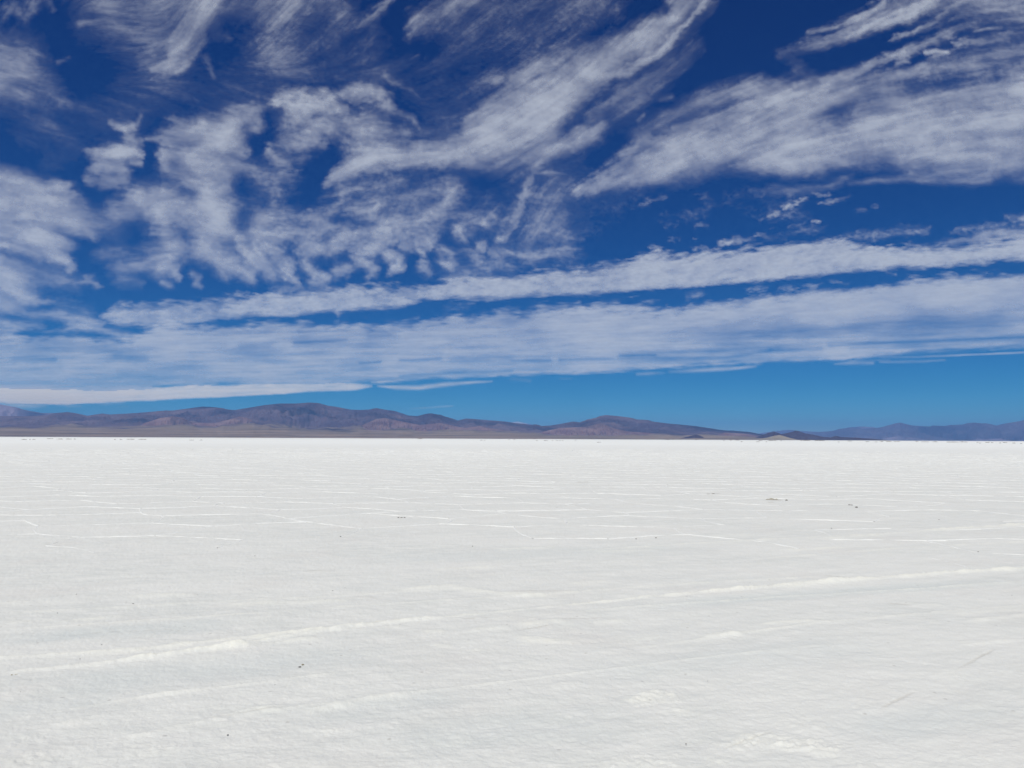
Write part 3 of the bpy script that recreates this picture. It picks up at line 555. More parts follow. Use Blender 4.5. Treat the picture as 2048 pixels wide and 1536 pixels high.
    L('puff_field', [(545,470,20,.42),(595,468,20,.46),(640,462,16,.42),(690,455,13,.44),(705,468,10,.36)],.9)
    L('puff_field', [(610,492,20,.36),(650,498,16,.4),(688,500,10,.42)]); L('puff_field', [(615,530,14,.36),(628,545,10,.46),(645,555,10,.42)],.9); L('puff_field', [(620,562,8,.3),(640,566,7,.3)])
    L('puff_field', [(668,550,9,.3),(684,540,14,.42),(702,535,9,.36)],.9); L('puff_field', [(715,512,12,.48),(728,528,14,.5),(745,545,10,.4),(740,556,6,.3)],.8)
    L('puff_field', [(735,500,16,.4),(758,490,14,.42)]); L('puff_field', [(775,512,12,.42),(790,522,13,.48),(785,545,8,.34),(800,535,8,.34)],.8); L('puff_field', [(808,498,10,.3),(838,490,12,.34),(850,508,8,.24)])
    L('puff_field', [(700,420,18,.34),(740,428,10,.46),(750,410,10,.42)]); L('puff_field', [(690,480,22,.4),(750,460,30,.44),(820,452,26,.46),(870,435,20,.4),(895,412,16,.38),(915,380,14,.28)],.8)
    L('puff_field', [(760,410,36,.26),(830,400,36,.26),(890,380,30,.26)]); L('puff_field', [(720,375,28,.2),(790,370,36,.2)]); L('puff_field', [(865,480,13,.34),(848,470,16,.32)])
    for bx, by, r, a in ((922,462,11,.4),(900,502,11,.36),(894,528,12,.4),(908,522,8,.3),(855,540,12,.32),(960,490,9,.36),(952,515,11,.42),(990,512,12,.4),(1002,506,6,.26),(968,445,7,.26),(985,430,7,.26),(1005,470,14,.22),(930,500,18,.14)):
        L('puff_field', [(bx-4,by-4,r,a),(bx+5,by+5,r*.8,a)],.85)
    L('puff_field', [(965,450,4,.24),(975,430,4,.26),(988,418,3,.2)]); L('puff_field', [(930,430,40,.16),(1000,440,40,.14)])
    L('puff_field', [(960,495,3,.2),(1010,498,4,.24),(1030,508,3,.2)]); L('puff_field', [(900,545,20,.14),(980,535,24,.16),(1020,530,16,.12)])
    L('puff_field', [(560,575,14,.16),(640,580,14,.14)])
    L('puff_field', [(1060,400,50,.1),(1110,440,50,.15),(1120,490,40,.15)]); L('puff_field', [(1010,500,14,.18),(1060,512,14,.2),(1100,505,8,.2)]); L('puff_field', [(1095,500,6,.2),(1130,495,5,.26),(1160,498,4,.14)]); L('puff_field', [(1130,474,5,.16),(1170,478,4,.14)])
    L('puff_field', [(1200,400,70,.06),(1260,390,50,.04)])
    # ---- broad right sheet
    group('right_sheet')
    L('right_sheet', [(1160,382,8,.34),(1210,366,16,.44),(1270,346,26,.48),(1340,318,36,.52),(1420,285,40,.56),(1500,258,44,.56),(1600,240,44,.52)],.8)
    L('right_sheet', [(1350,262,8,.28),(1400,244,8,.3),(1470,222,12,.34),(1540,200,14,.4),(1600,182,13,.34)],.9)
    L('right_sheet', [(1330,240,18,.24),(1400,208,20,.36),(1460,185,18,.4),(1508,175,16,.42),(1560,200,24,.4)],.9)
    L('right_sheet', [(1560,198,22,.42),(1630,172,17,.42),(1700,150,13,.34),(1760,128,9,.26),(1810,110,6,.2)],.9); L('right_sheet', [(1640,200,30,.42),(1720,178,20,.4),(1790,160,14,.32),(1850,138,10,.2)],.9)
    L('right_sheet', [(1500,320,26,.4),(1580,320,24,.44),(1640,320,18,.44),(1720,315,18,.4),(1800,308,20,.36)],.8)
    L('right_sheet', [(1560,290,34,.5),(1660,285,38,.56),(1760,270,42,.58),(1880,248,46,.62),(1980,230,52,.66),(2100,205,60,.66),(2220,190,60,.66)],.7)
    L('right_sheet', [(1720,215,26,.34),(1800,205,24,.4),(1850,205,22,.4)]); L('right_sheet', [(1900,195,16,.34),(1960,185,18,.42),(2048,172,22,.5),(2150,160,30,.5)],.9)
    L('right_sheet', [(1820,310,26,.36),(1920,310,30,.38),(2048,300,36,.42),(2180,300,40,.42)]); L('right_sheet', [(1830,348,12,.22),(1930,345,16,.3),(2048,330,20,.32),(2180,325,24,.32)])
    L('right_sheet', [(1700,368,5,.14),(1800,358,7,.22),(1900,362,7,.24),(1980,362,8,.2)]); L('right_sheet', [(1500,385,9,.1),(1600,378,9,.12),(1700,360,9,.14)])
    L('right_sheet', [(1230,330,12,.22),(1260,300,10,.26),(1300,270,8,.2)]); L('right_sheet', [(1585,145,16,.16),(1612,150,14,.16)]); L('right_sheet', [(1400,200,4,.14),(1450,190,5,.2)])
    L('right_sheet', [(1290,255,30,.14),(1350,230,22,.14)]); L('right_sheet', [(2030,362,8,.14),(2120,350,10,.18)])
    for hx, hy, r, a in ((1740,203,16,.34),(1690,235,12,.22),(1560,265,12,.2),(1850,178,16,.4),(1660,262,20,.16),(1800,240,14,.12)):
        L('right_sheet', [(hx-14,hy+3,r,a),(hx+14,hy-3,r,a)], 1, 'cut')
    # ---- streaks in the upper right corner
    group('corner_streaks')
    L('corner_streaks', [(1625,68,6,.26),(1668,52,7,.32),(1705,36,7,.44),(1738,18,8,.46),(1762,2,8,.46),(1790,-30,10,.4)],.9)
    L('corner_streaks', [(1632,95,8,.18),(1685,75,9,.34),(1730,52,11,.5),(1775,36,12,.52),(1820,22,12,.54),(1860,6,13,.56),(1920,-40,16,.5)],.8)
    L('corner_streaks', [(1560,108,12,.1),(1620,92,12,.16),(1680,82,8,.22)]); L('corner_streaks', [(1700,55,18,.12),(1780,14,18,.22),(1830,-10,20,.24)])
    L('corner_streaks', [(1780,80,4,.18),(1830,58,5,.26),(1862,42,6,.26),(1900,20,9,.3),(1930,0,9,.3),(1960,-40,12,.3)],.9)
    L('corner_streaks', [(1730,128,7,.16),(1790,112,8,.26),(1830,92,8,.28),(1880,70,10,.36),(1905,60,9,.32),(1950,40,10,.26)],.9)
    L('corner_streaks', [(1900,40,4,.24),(1940,28,6,.3),(1990,20,5,.3),(2028,17,3,.24)]); L('corner_streaks', [(1970,36,5,.26),(2020,36,6,.3),(2100,38,7,.3)])
    L('corner_streaks', [(1948,61,3,.28),(1975,57,3.5,.34),(1998,57,3,.2)]); L('corner_streaks', [(1910,86,4,.24),(1932,80,5,.26),(1980,82,12,.16),(2010,72,14,.14)]); L('corner_streaks', [(1850,107,4,.34),(1870,103,4,.34),(1896,106,3,.32)],.9)
    L('corner_streaks', [(1795,128,4,.24),(1808,121,5,.26),(1818,124,3,.18)]); L('corner_streaks', [(1880,-10,50,.22),(1980,5,40,.26),(2080,0,50,.26)]); L('corner_streaks', [(2000,4,6,.22),(2060,0,6,.26)])
    L('corner_streaks', [(1860,140,20,.14),(1930,125,26,.2),(2048,110,34,.22),(2180,100,50,.24)])
    # ---- cloudlets
    group('cloudlets')
    for pts in ([(1540,432,5,.3),(1549,428,6,.5),(1556,424,4,.36)],[(1568,418,3,.4),(1580,413,4,.44),(1592,408,3,.3)],[(1588,407,3,.36),(1602,401,4,.44),(1616,396,3,.3)],[(1628,386,3,.36),(1642,391,3,.3),(1658,390,3,.36)],
                [(1636,406,3,.26),(1655,404,4,.42),(1672,402,3,.32),(1700,392,3,.18)],[(1577,454,3,.36),(1590,451,3,.42),(1608,448,3,.38)],[(1626,443,3,.34),(1642,443,2.5,.24)],[(1714,422,4,.2),(1732,419,4,.24)],[(1746,414,3,.14),(1756,412,3,.14)],
                [(1284,411,5,.34),(1296,404,6,.4),(1306,401,4,.3)],[(1312,400,4,.22),(1328,394,5,.26)],[(1392,452,4,.28),(1405,450,5,.34),(1416,453,3,.22)],[(1336,483,3,.24),(1346,479,4,.28)],[(1350,475,3,.22),(1358,478,3,.2)],
                [(1296,494,3,.28),(1310,495,4,.36),(1322,498,3,.28)],[(1388,498,4,.3),(1402,494,4,.38),(1416,498,3,.24)],[(1440,486,5,.44),(1458,485,5,.46),(1484,480,5,.46),(1508,479,4,.36)],[(1466,476,4,.34),(1480,473,3,.3)],[(1508,472,3,.36),(1528,468,4,.38)],
                [(1555,468,3,.2),(1565,466,3,.2)],[(1540,456,2,.2),(1546,454,2,.2)],[(1180,532,5,.24),(1190,534,3,.16)],[(1388,477,2.5,.2),(1394,477,2.5,.2)]):
        L('cloudlets', pts, .85)
    L('cloudlets', [(1340,440,22,.06),(1480,400,30,.08),(1600,430,24,.12)]); L('cloudlets', [(1370,430,8,.12),(1420,418,6,.12)])
    L('cloudlets', [(1530,478,8,.14),(1600,462,8,.2),(1650,458,7,.14)]); L('cloudlets', [(1690,478,10,.14),(1740,472,9,.26),(1790,464,8,.26),(1850,460,7,.34),(1860,458,5,.2)])
    L('cloudlets', [(1800,452,5,.2),(1835,452,5,.22)]); L('cloudlets', [(1900,468,5,.2),(1940,456,6,.26),(1990,450,5,.24)]); L('cloudlets', [(2010,434,5,.22),(2048,436,8,.34),(2150,434,10,.34)])
    L('cloudlets', [(1380,592,9,.14),(1405,588,6,.2)]); L('cloudlets', [(1495,580,4,.18),(1520,576,4,.24),(1535,574,3,.18)]); L('cloudlets', [(1660,562,3,.22),(1680,564,2.5,.18)])
    L('cloudlets', [(1770,544,3,.24),(1790,548,3,.22)]); L('cloudlets', [(1815,552,3,.2),(1850,553,3,.2)]); L('cloudlets', [(1888,546,4,.2),(1905,543,3,.22),(1915,553,3,.2)]); L('cloudlets', [(1945,540,3,.2),(1985,548,4,.2)]); L('cloudlets', [(1560,580,6,.22),(1580,578,8,.2)])
    L('cloudlets', [(880,622,12,.08),(930,612,9,.18),(945,605,5,.16)]); L('cloudlets', [(674,622,4,.3),(678,632,4,.26)]); L('cloudlets', [(512,634,3,.26),(520,634,2,.2)])
    L('cloudlets', [(20,668,3,.0),(21,668,3,.0)])
    # ---- narrow upper belt
    group('upper_belt')
    c.band([(195,632),(212,622),(260,612),(330,611),(400,607),(512,597),(600,592),(690,582),(760,581),(850,579),(900,566),(950,558),(1024,556),(1100,546),(1170,543),(1240,528),(1300,513),(1400,510),(1470,506),(1536,496),(1600,490),(1665,482),(1720,495),(1775,505),(1830,500),(1900,493),(1985,485),(2048,474),(2220,452)],
           [(195,636),(230,648),(300,650),(360,650),(420,640),(512,630),(590,629),(660,620),(740,616),(800,612),(830,606),(845,598),(900,596),(960,596),(1000,598),(1100,588),(1160,588),(1240,582),(1330,574),(1440,567),(1536,558),(1600,552),(1680,547),(1720,538),(1800,535),(1900,530),(1960,524),(2048,517),(2220,502)],
           [(195,.3),(240,.5),(400,.5),(600,.58),(900,.56),(1100,.66),(1400,.66),(1600,.68),(1760,.7),(2048,.7),(2220,.7)], 15, 8, P['upper_belt'], XT, YT, (rg1, rg2))
    L('upper_belt', [(1560,525,16,.3),(1650,522,14,.24)]); L('upper_belt', [(1780,518,9,.34),(1880,512,9,.34),(2000,502,10,.34),(2120,490,12,.34)]); L('upper_belt', [(1830,498,7,.2),(1900,482,8,.2),(1970,470,8,.26),(2048,460,10,.34),(2150,440,12,.34)])
    # ---- big lower bank
    group('lower_bank')
    c.band([(-160,672),(0,673),(60,670),(130,668),(165,672),(200,678),(240,679),(275,668),(330,654),(400,652),(480,650),(560,650),(640,650),(700,652),(742,656),(800,651),(900,641),(960,634),(1000,626),(1040,628),(1120,622),(1200,613),(1260,618),(1320,618),(1400,614),(1480,608),(1540,594),(1650,579),(1780,577),(1850,563),(1920,560),(2048,552),(2220,540)],
           [(-160,800),(0,806),(130,808),(240,803),(330,775),(450,768),(620,772),(740,764),(860,757),(1024,750),(1200,743),(1400,731),(1536,723),(1700,716),(1850,701),(2048,692),(2220,684)],
           [(-160,.6),(0,.6),(200,.6),(400,.59),(600,.56),(800,.58),(1000,.6),(1200,.62),(1500,.6),(1800,.56),(2048,.56),(2220,.56)], 17, 7, P['lower_bank'], XT, YT, (rg1, rg2))
    c.band([(1340,618),(1540,594),(1650,579),(1780,577),(1850,563),(1920,560),(2048,552),(2220,540)],[(1340,650),(1536,648),(1650,640),(1780,630),(1900,618),(2048,600),(2220,590)],[(1340,.1),(1540,.3),(2220,.3)],8,16,P['lower_bank'],XT,YT)
    L('lower_bank', [(900,660,16,.2),(1050,655,20,.26),(1250,645,18,.26),(1400,640,16,.2)]); L('lower_bank', [(1160,698,10,.2),(1300,688,9,.26),(1420,685,10,.26),(1540,682,8,.26)])
    L('lower_bank', [(540,665,10,.2),(620,660,10,.2)]); L('lower_bank', [(330,668,16,.2),(420,664,12,.22)]); L('lower_bank', [(560,738,16,.2),(700,740,14,.26),(860,735,9,.24),(1000,730,7,.2)])
    for pts in ([(30,668,3,0.75),(90,669,3,0.75),(140,667,3,0.75)],[(1560,655,14,0.34),(1700,652,16,0.41),(1850,640,15,0.37),(2000,632,16,0.27)],[(1660,690,6,0.51),(1840,683,4,0.68),(2000,676,4,0.68),(2100,672,4,0.68)],[(1540,700,6,0.51),(1640,697,7,0.51)],
                [(1120,719,4,0.58),(1280,717,4,0.51),(1450,715,5,0.51),(1540,703,5,0.51)],[(1240,712,4,0.68),(1310,710,3,0.68)],[(1024,722,3,0.34),(1100,720,4,0.51)],[(590,686,6,0.58),(650,683,6,0.61),(690,680,5,0.34)],[(740,672,10,0.41),(790,670,10,0.34)],[(720,726,3,0.51),(760,724,3,0.68)],
                [(800,720,3,0.51),(880,717,4,0.51)],[(30,720,7,0.34),(110,719,5,0.58)],[(480,693,6,0.41),(540,692,7,0.44)],[(0,742,7,0.34),(120,735,8,0.34)],[(230,712,6,0.41),(290,716,6,0.34)],[(310,774,4,0.68),(375,770,5,0.75),(420,768,3,0.51)],[(440,768,4,0.58),(540,770,4,0.51),(640,770,3,0.68),(740,765,3,0.51)],
                [(800,752,3,0.51),(900,746,4,0.68),(1024,742,4,0.51)],[(900,690,12,0.24),(1000,700,10,0.17)],[(180,745,14,0.20),(300,750,14,0.27),(420,742,12,0.20)],[(280,695,6,0.17),(350,690,6,0.20)],[(486,745,4,0.34),(520,744,4,0.34)]):
        L('lower_bank', pts, 1, 'cut')
    for pts in ([(1300,668,10,.1),(1450,668,16,.3),(1600,664,18,.4),(1760,668,17,.4),(1900,655,15,.36),(2100,640,15,.3),(2220,632,15,.3)],[(1100,706,7,.2),(1250,704,8,.3),(1420,702,7,.3),(1560,697,6,.3)],[(0,700,9,.2),(120,702,10,.25),(240,706,8,.2)],[(380,706,8,.15),(520,712,9,.2),(640,706,8,.15)],[(760,700,10,.15),(880,704,9,.2)],[(0,762,7,.2),(160,764,8,.26),(330,762,7,.26),(480,758,5,.2)],[(900,718,6,.2),(1020,714,6,.25)],[(1700,700,5,.3),(1850,692,5,.36),(2050,684,5,.4),(2220,676,5,.4)]):
        L('lower_bank', pts, 1, 'cut')
    L('lower_bank', [(1540,712,8,.3),(1660,708,8,.3),(1800,700,7,.34),(1950,690,7,.36),(2100,682,8,.36)])
    # ---- low bright belt on the left
    group('low_belt')
    c.band([(-160,772),(0,774),(120,778),(240,778),(360,774),(512,768),(640,766),(700,765),(745,770)],[(-160,806),(0,806),(130,808),(300,801),(500,791),(640,783),(712,780),(745,774)],[(-160,.84),(0,.84),(300,.8),(500,.74),(700,.58),(745,.3)],5,2.5,P['low_belt'],XT,YT,(rg2*.6,rg2*.6))
    L('low_belt', [(-40,815,10,.4),(20,812,8,.34),(60,812,6,.26),(90,811,4,.1)]); L('low_belt', [(135,813,2,.14),(162,812,2,.16)]); L('low_belt', [(236,813,1.6,.1),(256,813,1.6,.1)])
    L('low_belt', [(742,764,2,.3),(765,763,3,.4),(790,761,2,.26)]); L('low_belt', [(755,772,2,.24),(790,775,3.5,.44),(840,775,4,.48),(890,769,4,.46),(940,765,3,.44),(985,763,2,.2)],.8)
    L('low_belt', [(820,817,1.6,.1),(860,815,1.8,.2),(895,812.5,1.6,.24),(906,812,1.2,.16)])
    # ---- thin streaks below the bank on the right
    group('low_streaks')
    L('low_streaks', [(1275,748,3,.2),(1300,747,3.5,.24),(1330,746,2.5,.14)]); L('low_streaks', [(1340,744,3,.2),(1390,741,4,.4),(1440,738,4,.44),(1480,735.5,3,.4),(1512,733,2,.2)],.8)
    L('low_streaks', [(1120,757,2,.14),(1142,757,2,.16)]); L('low_streaks', [(1024,757,5,.1),(1060,762,4,.1)])
    L('low_streaks', [(1670,728,2,.14),(1705,726,3.5,.34),(1745,726,3.5,.34)]); L('low_streaks', [(1760,724,2,.3),(1800,724,3.2,.34),(1850,722.5,2.5,.3),(1890,720,2,.2)]); L('low_streaks', [(1700,722,1.6,.16),(1780,720,1.6,.2)])
    L('low_streaks', [(1760,715,2,.16),(1840,714,2,.3),(1900,711,1.7,.44),(1980,708,1.5,.46),(2048,704.5,1.6,.46),(2210,697,2,.46)],.8); L('low_streaks', [(1640,716,4,.2),(1720,713,4,.24),(1800,707,4,.2)])
    # ---- band on the left between mass and bank
    group('left_belt')
    L('left_belt', [(-150,630,16,.4),(-20,645,12,.4),(30,652,10,.44),(80,650,9,.3)],.9); L('left_belt', [(-60,608,8,.26),(20,616,8,.26),(60,628,8,.36),(120,631,9,.44),(165,640,9,.4),(200,648,6,.34)],.9)
    L('left_belt', [(140,650,10,.34),(190,656,7,.42),(225,665,8,.42),(250,672,9,.46)],.9); L('left_belt', [(120,610,14,.1),(170,622,10,.14)])

    for hx, hy, r, a in ((205,392,32,.8),(160,330,20,.6),(302,318,13,.7),(520,295,11,.6),(505,372,24,.45),(545,395,22,.5),(615,402,38,.85),(650,305,20,.5),(240,472,30,.5),(278,500,14,.3),(566,505,15,.6),(640,342,20,.6),(720,350,24,.4),(810,368,28,.35),(382,538,18,.5),(470,572,18,.4),(690,520,11,.4),(815,490,11,.4),(530,330,18,.4),(175,455,10,.3),(455,395,10,.2),(660,470,10,.25),(590,475,8,.25),(780,470,9,.25),(860,455,9,.25)):
        for g in ('mottled', 'puff', 'puff_field', 'left_mass'): c.line([(hx - r * .5, hy + 2, r, a), (hx + r * .5, hy - 2, r, a)], P[g], 1, 'cut', XW, YW)
    # ---- break the cover up into fibres and curdled cells
    XC, YC = X + amp1 * w1x, Y + .7 * amp1 * w1y
    ca, sa = np.cos(th), np.sin(th)
    cell = fbm(XC / 42, YC / 25, 21, 4, .5); fine = fbm(XC / 12, YC / 8, 22, 3, .55)
    big = fbm(X / 160, Y / 90, 23, 3)
    grain = fbm(X / 6.5, Y / 5, 26, 2, .6)
    fib = .45 * f1 + .75 * f2 + .7 * f3; fib /= fib.std()
    wn = np.ones(c.shape, np.float32)
    kf = {'plume':.3,'left_wisp':.28,'veil':.3,'puff':.18,'streamer':.27,'mottled':.2,'left_mass':.18,'puff_field':.2,'right_sheet':.25,'corner_streaks':.34,'cloudlets':.3,'upper_belt':.16,'lower_bank':.12,'low_belt':.12,'low_streaks':.25,'left_belt':.2}
    kc = {'plume':.25,'left_wisp':.3,'veil':.35,'puff':.42,'streamer':.4,'mottled':.36,'left_mass':.3,'puff_field':.42,'right_sheet':.4,'corner_streaks':.4,'cloudlets':.7,'upper_belt':.32,'lower_bank':.2,'low_belt':.12,'low_streaks':.2,'left_belt':.3}
    Q = {}
    ang = {'right_sheet':(-17,2.6),'streamer':(-36,2.4),'corner_streaks':(-24,3.2),'plume':(-58,2.),'veil':(-45,2.),'upper_belt':(-8,1.4),'lower_bank':(-3,4),'low_belt':(-2,6),'left_belt':(4,3),'low_streaks':(-4,4)}
    flat = fbm(bu / 190, (Y + .028 * X) / 9, 24, 4, .6) + .7 * fbm(bu / 260, (Y + .035 * X) / 26, 25, 3)          # long flat streaks for the belts
    for g, a in P.items():
        t = -np.log(1 - np.clip(a, 0, .93))
        if g in ang:
            u_, v_ = rot(ang[g][0]); r_ = ang[g][1]
            cl = fbm((u_ + amp1 * w1x) / (26 * r_), (v_ + amp1 * w1y) / 19, 41, 4, .55); fn = fbm(u_ / (11 * r_), v_ / 7, 42, 3, .6)
        else: cl, fn = cell, fine
        if g in ('streamer', 'plume', 'veil', 'corner_streaks', 'right_sheet', 'left_wisp'): cl = .15 * f4 + .07 * f3 + .6 * cell; fn = fine * .8
        fw = .5 if g in ('mottled', 'left_mass', 'right_sheet', 'streamer') else .9
        thin = 1 + .6 * np.exp(-t * 6) * (1 - .5 * low)
        m = np.exp((kf[g] * fib * .6 + kc[g] * (1.55 * cl + fw * fn + .3 * fw * grain)) * thin + .55 * big - .25 * (thin - 1))
        if g in ('lower_bank', 'low_belt', 'upper_belt', 'left_belt'): m = m * np.exp(.55 * flat * low)
        t = t * m * {'veil': .75, 'left_wisp': .75, 'plume': .95, 'cloudlets': .55}.get(g, 1.0)
        t = 1.12 * t * (t + .035) / (t + .075)
        # eat the faint rims away so that edges stay ragged
        e = .004 + .012 * np.clip(.5 + fib * .3 + cell, 0, 1.5)
        t = np.maximum(t - e * np.exp(-t * 4), 0)
        Q[g] = t.astype(np.float32)
    T = sum(Q.values())
    # faint high veil everywhere in the upper sky
    V = np.clip(.035 + .05 * big + 0.012 * f3 + .008 * f2, 0, None) * (1 - sstep(560, 700, Y)) * (1 - .85 * np.exp(-(((X - 1500) / 170) ** 2 + ((Y - 70) / 110) ** 2)))
    return c, Q, T, V.astype(np.float32), th

# =====================================================================  clouds: thin ice-cloud shells 6 km up, following the earth's curve
CLOUD_ALT, EARTH, THICK = 6000.0, 6371000.0, 18.0
cm, ct = new_mat('cirrus_ice')
out = N(ct, 'ShaderNodeOutputMaterial'); at = N(ct, 'ShaderNodeAttribute', attribute_name='cover')
tr = N(ct, 'ShaderNodeBsdfTransparent'); tl = N(ct, 'ShaderNodeBsdfTranslucent', _0=(.66, .71, .78, 1)); df = N(ct, 'ShaderNodeBsdfDiffuse', _0=(.66, .7, .76, 1))
mx0 = N(ct, 'ShaderNodeMixShader', _0=.12); mx = N(ct, 'ShaderNodeMixShader')
ct.links.new(tl.outputs[0], mx0.inputs[1]); ct.links.new(df.outputs[0], mx0.inputs[2])
ct.links.new(at.outputs['Fac'], mx.inputs[0]); ct.links.new(tr.outputs[0], mx.inputs[1]); ct.links.new(mx0.outputs[0], mx.inputs[2]); ct.links.new(mx.outputs[0], out.inputs[0])
cm2 = cm.copy(); cm2.name = 'thick_bright_ice'
for n_ in cm2.node_tree.nodes:
    if n_.type in ('BSDF_TRANSLUCENT', 'BSDF_DIFFUSE'): n_.inputs[0].default_value = (.95, .92, .86, 1)

c, Q, T, VEIL, _th = build_clouds()
T = T + VEIL * sstep(.02, .25, T)
dd = dirs(c.X, c.Y); hz = np.hypot(dd[:, 0], dd[:, 1]); vz = np.maximum(dd[:, 2], .004)
kq = hz ** 2 / (2 * EARTH); dist = (-vz + np.sqrt(vz ** 2 + 4 * kq * CLOUD_ALT)) / (2 * kq)
base = dd * dist[:, None]; base[:, 2] += EYE
H_, W_ = c.shape
tt = T.ravel(); half = 1 - np.exp(-tt / 2)
off = THICK * (1 - np.exp(-tt * 1.2))
lo = base.copy(); lo[:, 2] -= off * .55; hi = base.copy(); hi[:, 2] += off * .45
faces = grid_faces(H_, W_)
names = list(Q); stackq = np.stack([Q[n].ravel() for n in names]); own = stackq.argmax(0)
fown = own[faces[:, 0]]; keep = tt[faces].max(1) > .012

def cloud_obj(name, fmask):
    f = faces[fmask]
    if not len(f): return None
    used = np.unique(f); rm = np.full(H_ * W_, -1, np.int64); rm[used] = np.arange(len(used))
    V = np.vstack([lo[used], hi[used]]); f0 = rm[f]; fq = np.vstack([f0, f0[:, ::-1] + len(used)])
    ctr = base[used].mean(0)
    o = mesh_obj(name, V - ctr, fq, cm2 if name == 'cream_cloud_belt' else cm, {'cover': np.concatenate([half[used], half[used]])}); o.location = ctr
    return o

CL = {
 'plume': ('cirrus_plume', 'feathery white plume hanging from the top edge, left of the long streamer'),
 'left_wisp': ('cirrus_wisp', 'faint mauve wisp in the dark blue sky, upper left corner'),
 'veil': ('cirrus_veil', 'very thin pale veil with streaks between the feathery plume and the long streamer'),
 'puff': ('cloud_puff', 'two-lobed grey-white puff between the left mottled column and the long streamer'),
 'streamer': ('cirrus_streamer', 'long bright white streamer sweeping diagonally up to the top edge'),
 'mottled': ('mottled_cloud', 'tall ragged mottled cloud column left of the middle, with small islands on its left'),
 'left_mass': ('cloud_mass', 'soft grey-white cloud mass cut by the left edge of the photo'),
 'puff_field': ('rippled_cloud', 'field of rippled small puffs below the foot of the long streamer'),
 'right_sheet': ('cirrus_sheet', 'broad combed white sheet fanning out to the right edge'),
 'corner_streaks': ('cirrus_streaks', 'sharp slanting streaks in the upper right corner'),
 'upper_belt': ('cloud_belt', 'narrow white cloud belt running across the sky above the big low bank'),
 'lower_bank': ('cloud_bank', 'wide smooth white cloud bank, the largest, low across the whole sky'),
 'low_belt': ('cream_cloud_belt', 'lowest bright cream-white belt over the left mountains'),
 'low_streaks': ('cloud_streak', 'thin low streaks and a contrail under the big bank on the right'),
 'left_belt': ('cloud_belt', 'short ragged belt on the left between the cloud mass and the big bank'),
}
for gi, g in enumerate(names):
    fm = keep & (fown == gi)
    if g not in ('cloudlets', 'low_streaks'):
        o = cloud_obj(CL[g][0], fm)
        if o: tag(o, CL[g][1], 'cloud')
        continue
    # each detached cloudlet is a cloud of its own
    msk = np.zeros((H_, W_), bool); msk.ravel()[faces[fm][:, 0]] = True
    lab = np.zeros((H_, W_), np.int32); n = 0
    for j, i in zip(*np.nonzero(msk)):
        if lab[j, i]: continue
        n += 1; st = [(j, i)]; lab[j, i] = n
        while st:
            a, b = st.pop()
            for p, q in ((a + 1, b), (a - 1, b), (a, b + 1), (a, b - 1)):
                if 0 <= p < H_ and 0 <= q < W_ and msk[p, q] and not lab[p, q]: lab[p, q] = n; st.append((p, q))
    fl = lab.ravel()[faces[:, 0]]
    for k in range(1, n + 1):
        fk = fm & (fl == k)
        if fk.sum() < 12: continue
        cy = c.Y.ravel()[faces[fk][:, 0]].mean(); cx = c.X.ravel()[faces[fk][:, 0]].mean()
        if g == 'low_streaks':
            o = cloud_obj('cloud_streak', fk); far_r = c.X.ravel()[faces[fk][:, 0]].max() > 1950
            if far_r: tag(o, 'thin straight vapour trail under the right end of the big bank', 'vapour trail')
            else: tag(o, 'thin low white streak just under the right half of the big bank', 'cloud', 'low streaks under the bank')
            continue
        o = cloud_obj('cloudlet', fk)
        if cy > 530: lb, gp = 'tiny white shred of cloud in the blue gap between narrow belt and big bank', 'cloud shreds between the belt and the bank'
        elif cx > 1680: lb, gp = 'thin pale cloud shred over the right end of the narrow belt', 'cloud shreds over the right end of the belt'
        else: lb, gp = 'small white cloudlet in the blue gap over the narrow belt', 'cloudlets over the narrow belt'
        tag(o, lb, 'cloud', gp)

# =====================================================================  clods and stones lying on the salt
def clod_mat(name, a, b):
    m, t = new_mat(name); out = N(t, 'ShaderNodeOutputMaterial'); p = N(t, 'ShaderNodeBsdfPrincipled'); p.inputs['Roughness'].default_value = .95
    n = N(t, 'ShaderNodeTexNoise'); n.inputs['Scale'].default_value = 6; n.inputs['Detail'].default_value = 5; tc = N(t, 'ShaderNodeTexCoord'); t.links.new(tc.outputs['Object'], n.inputs['Vector'])
    mxc = N(t, 'ShaderNodeMix', data_type='RGBA'); mxc.inputs[6].default_value = a + (1,); mxc.inputs[7].default_value = b + (1,); t.links.new(n.outputs[0], mxc.inputs[0])
    t.links.new(mxc.outputs[2], p.inputs['Base Color']); t.links.new(p.outputs[0], out.inputs[0]); return m
MUD = clod_mat('dark_mud', (.1, .085, .072), (.2, .17, .145)); EARTH_M = clod_mat('ochre_earth', (.22, .19, .11), (.42, .38, .27)); STONE = clod_mat('grey_stone', (.1, .098, .092), (.24, .23, .21))

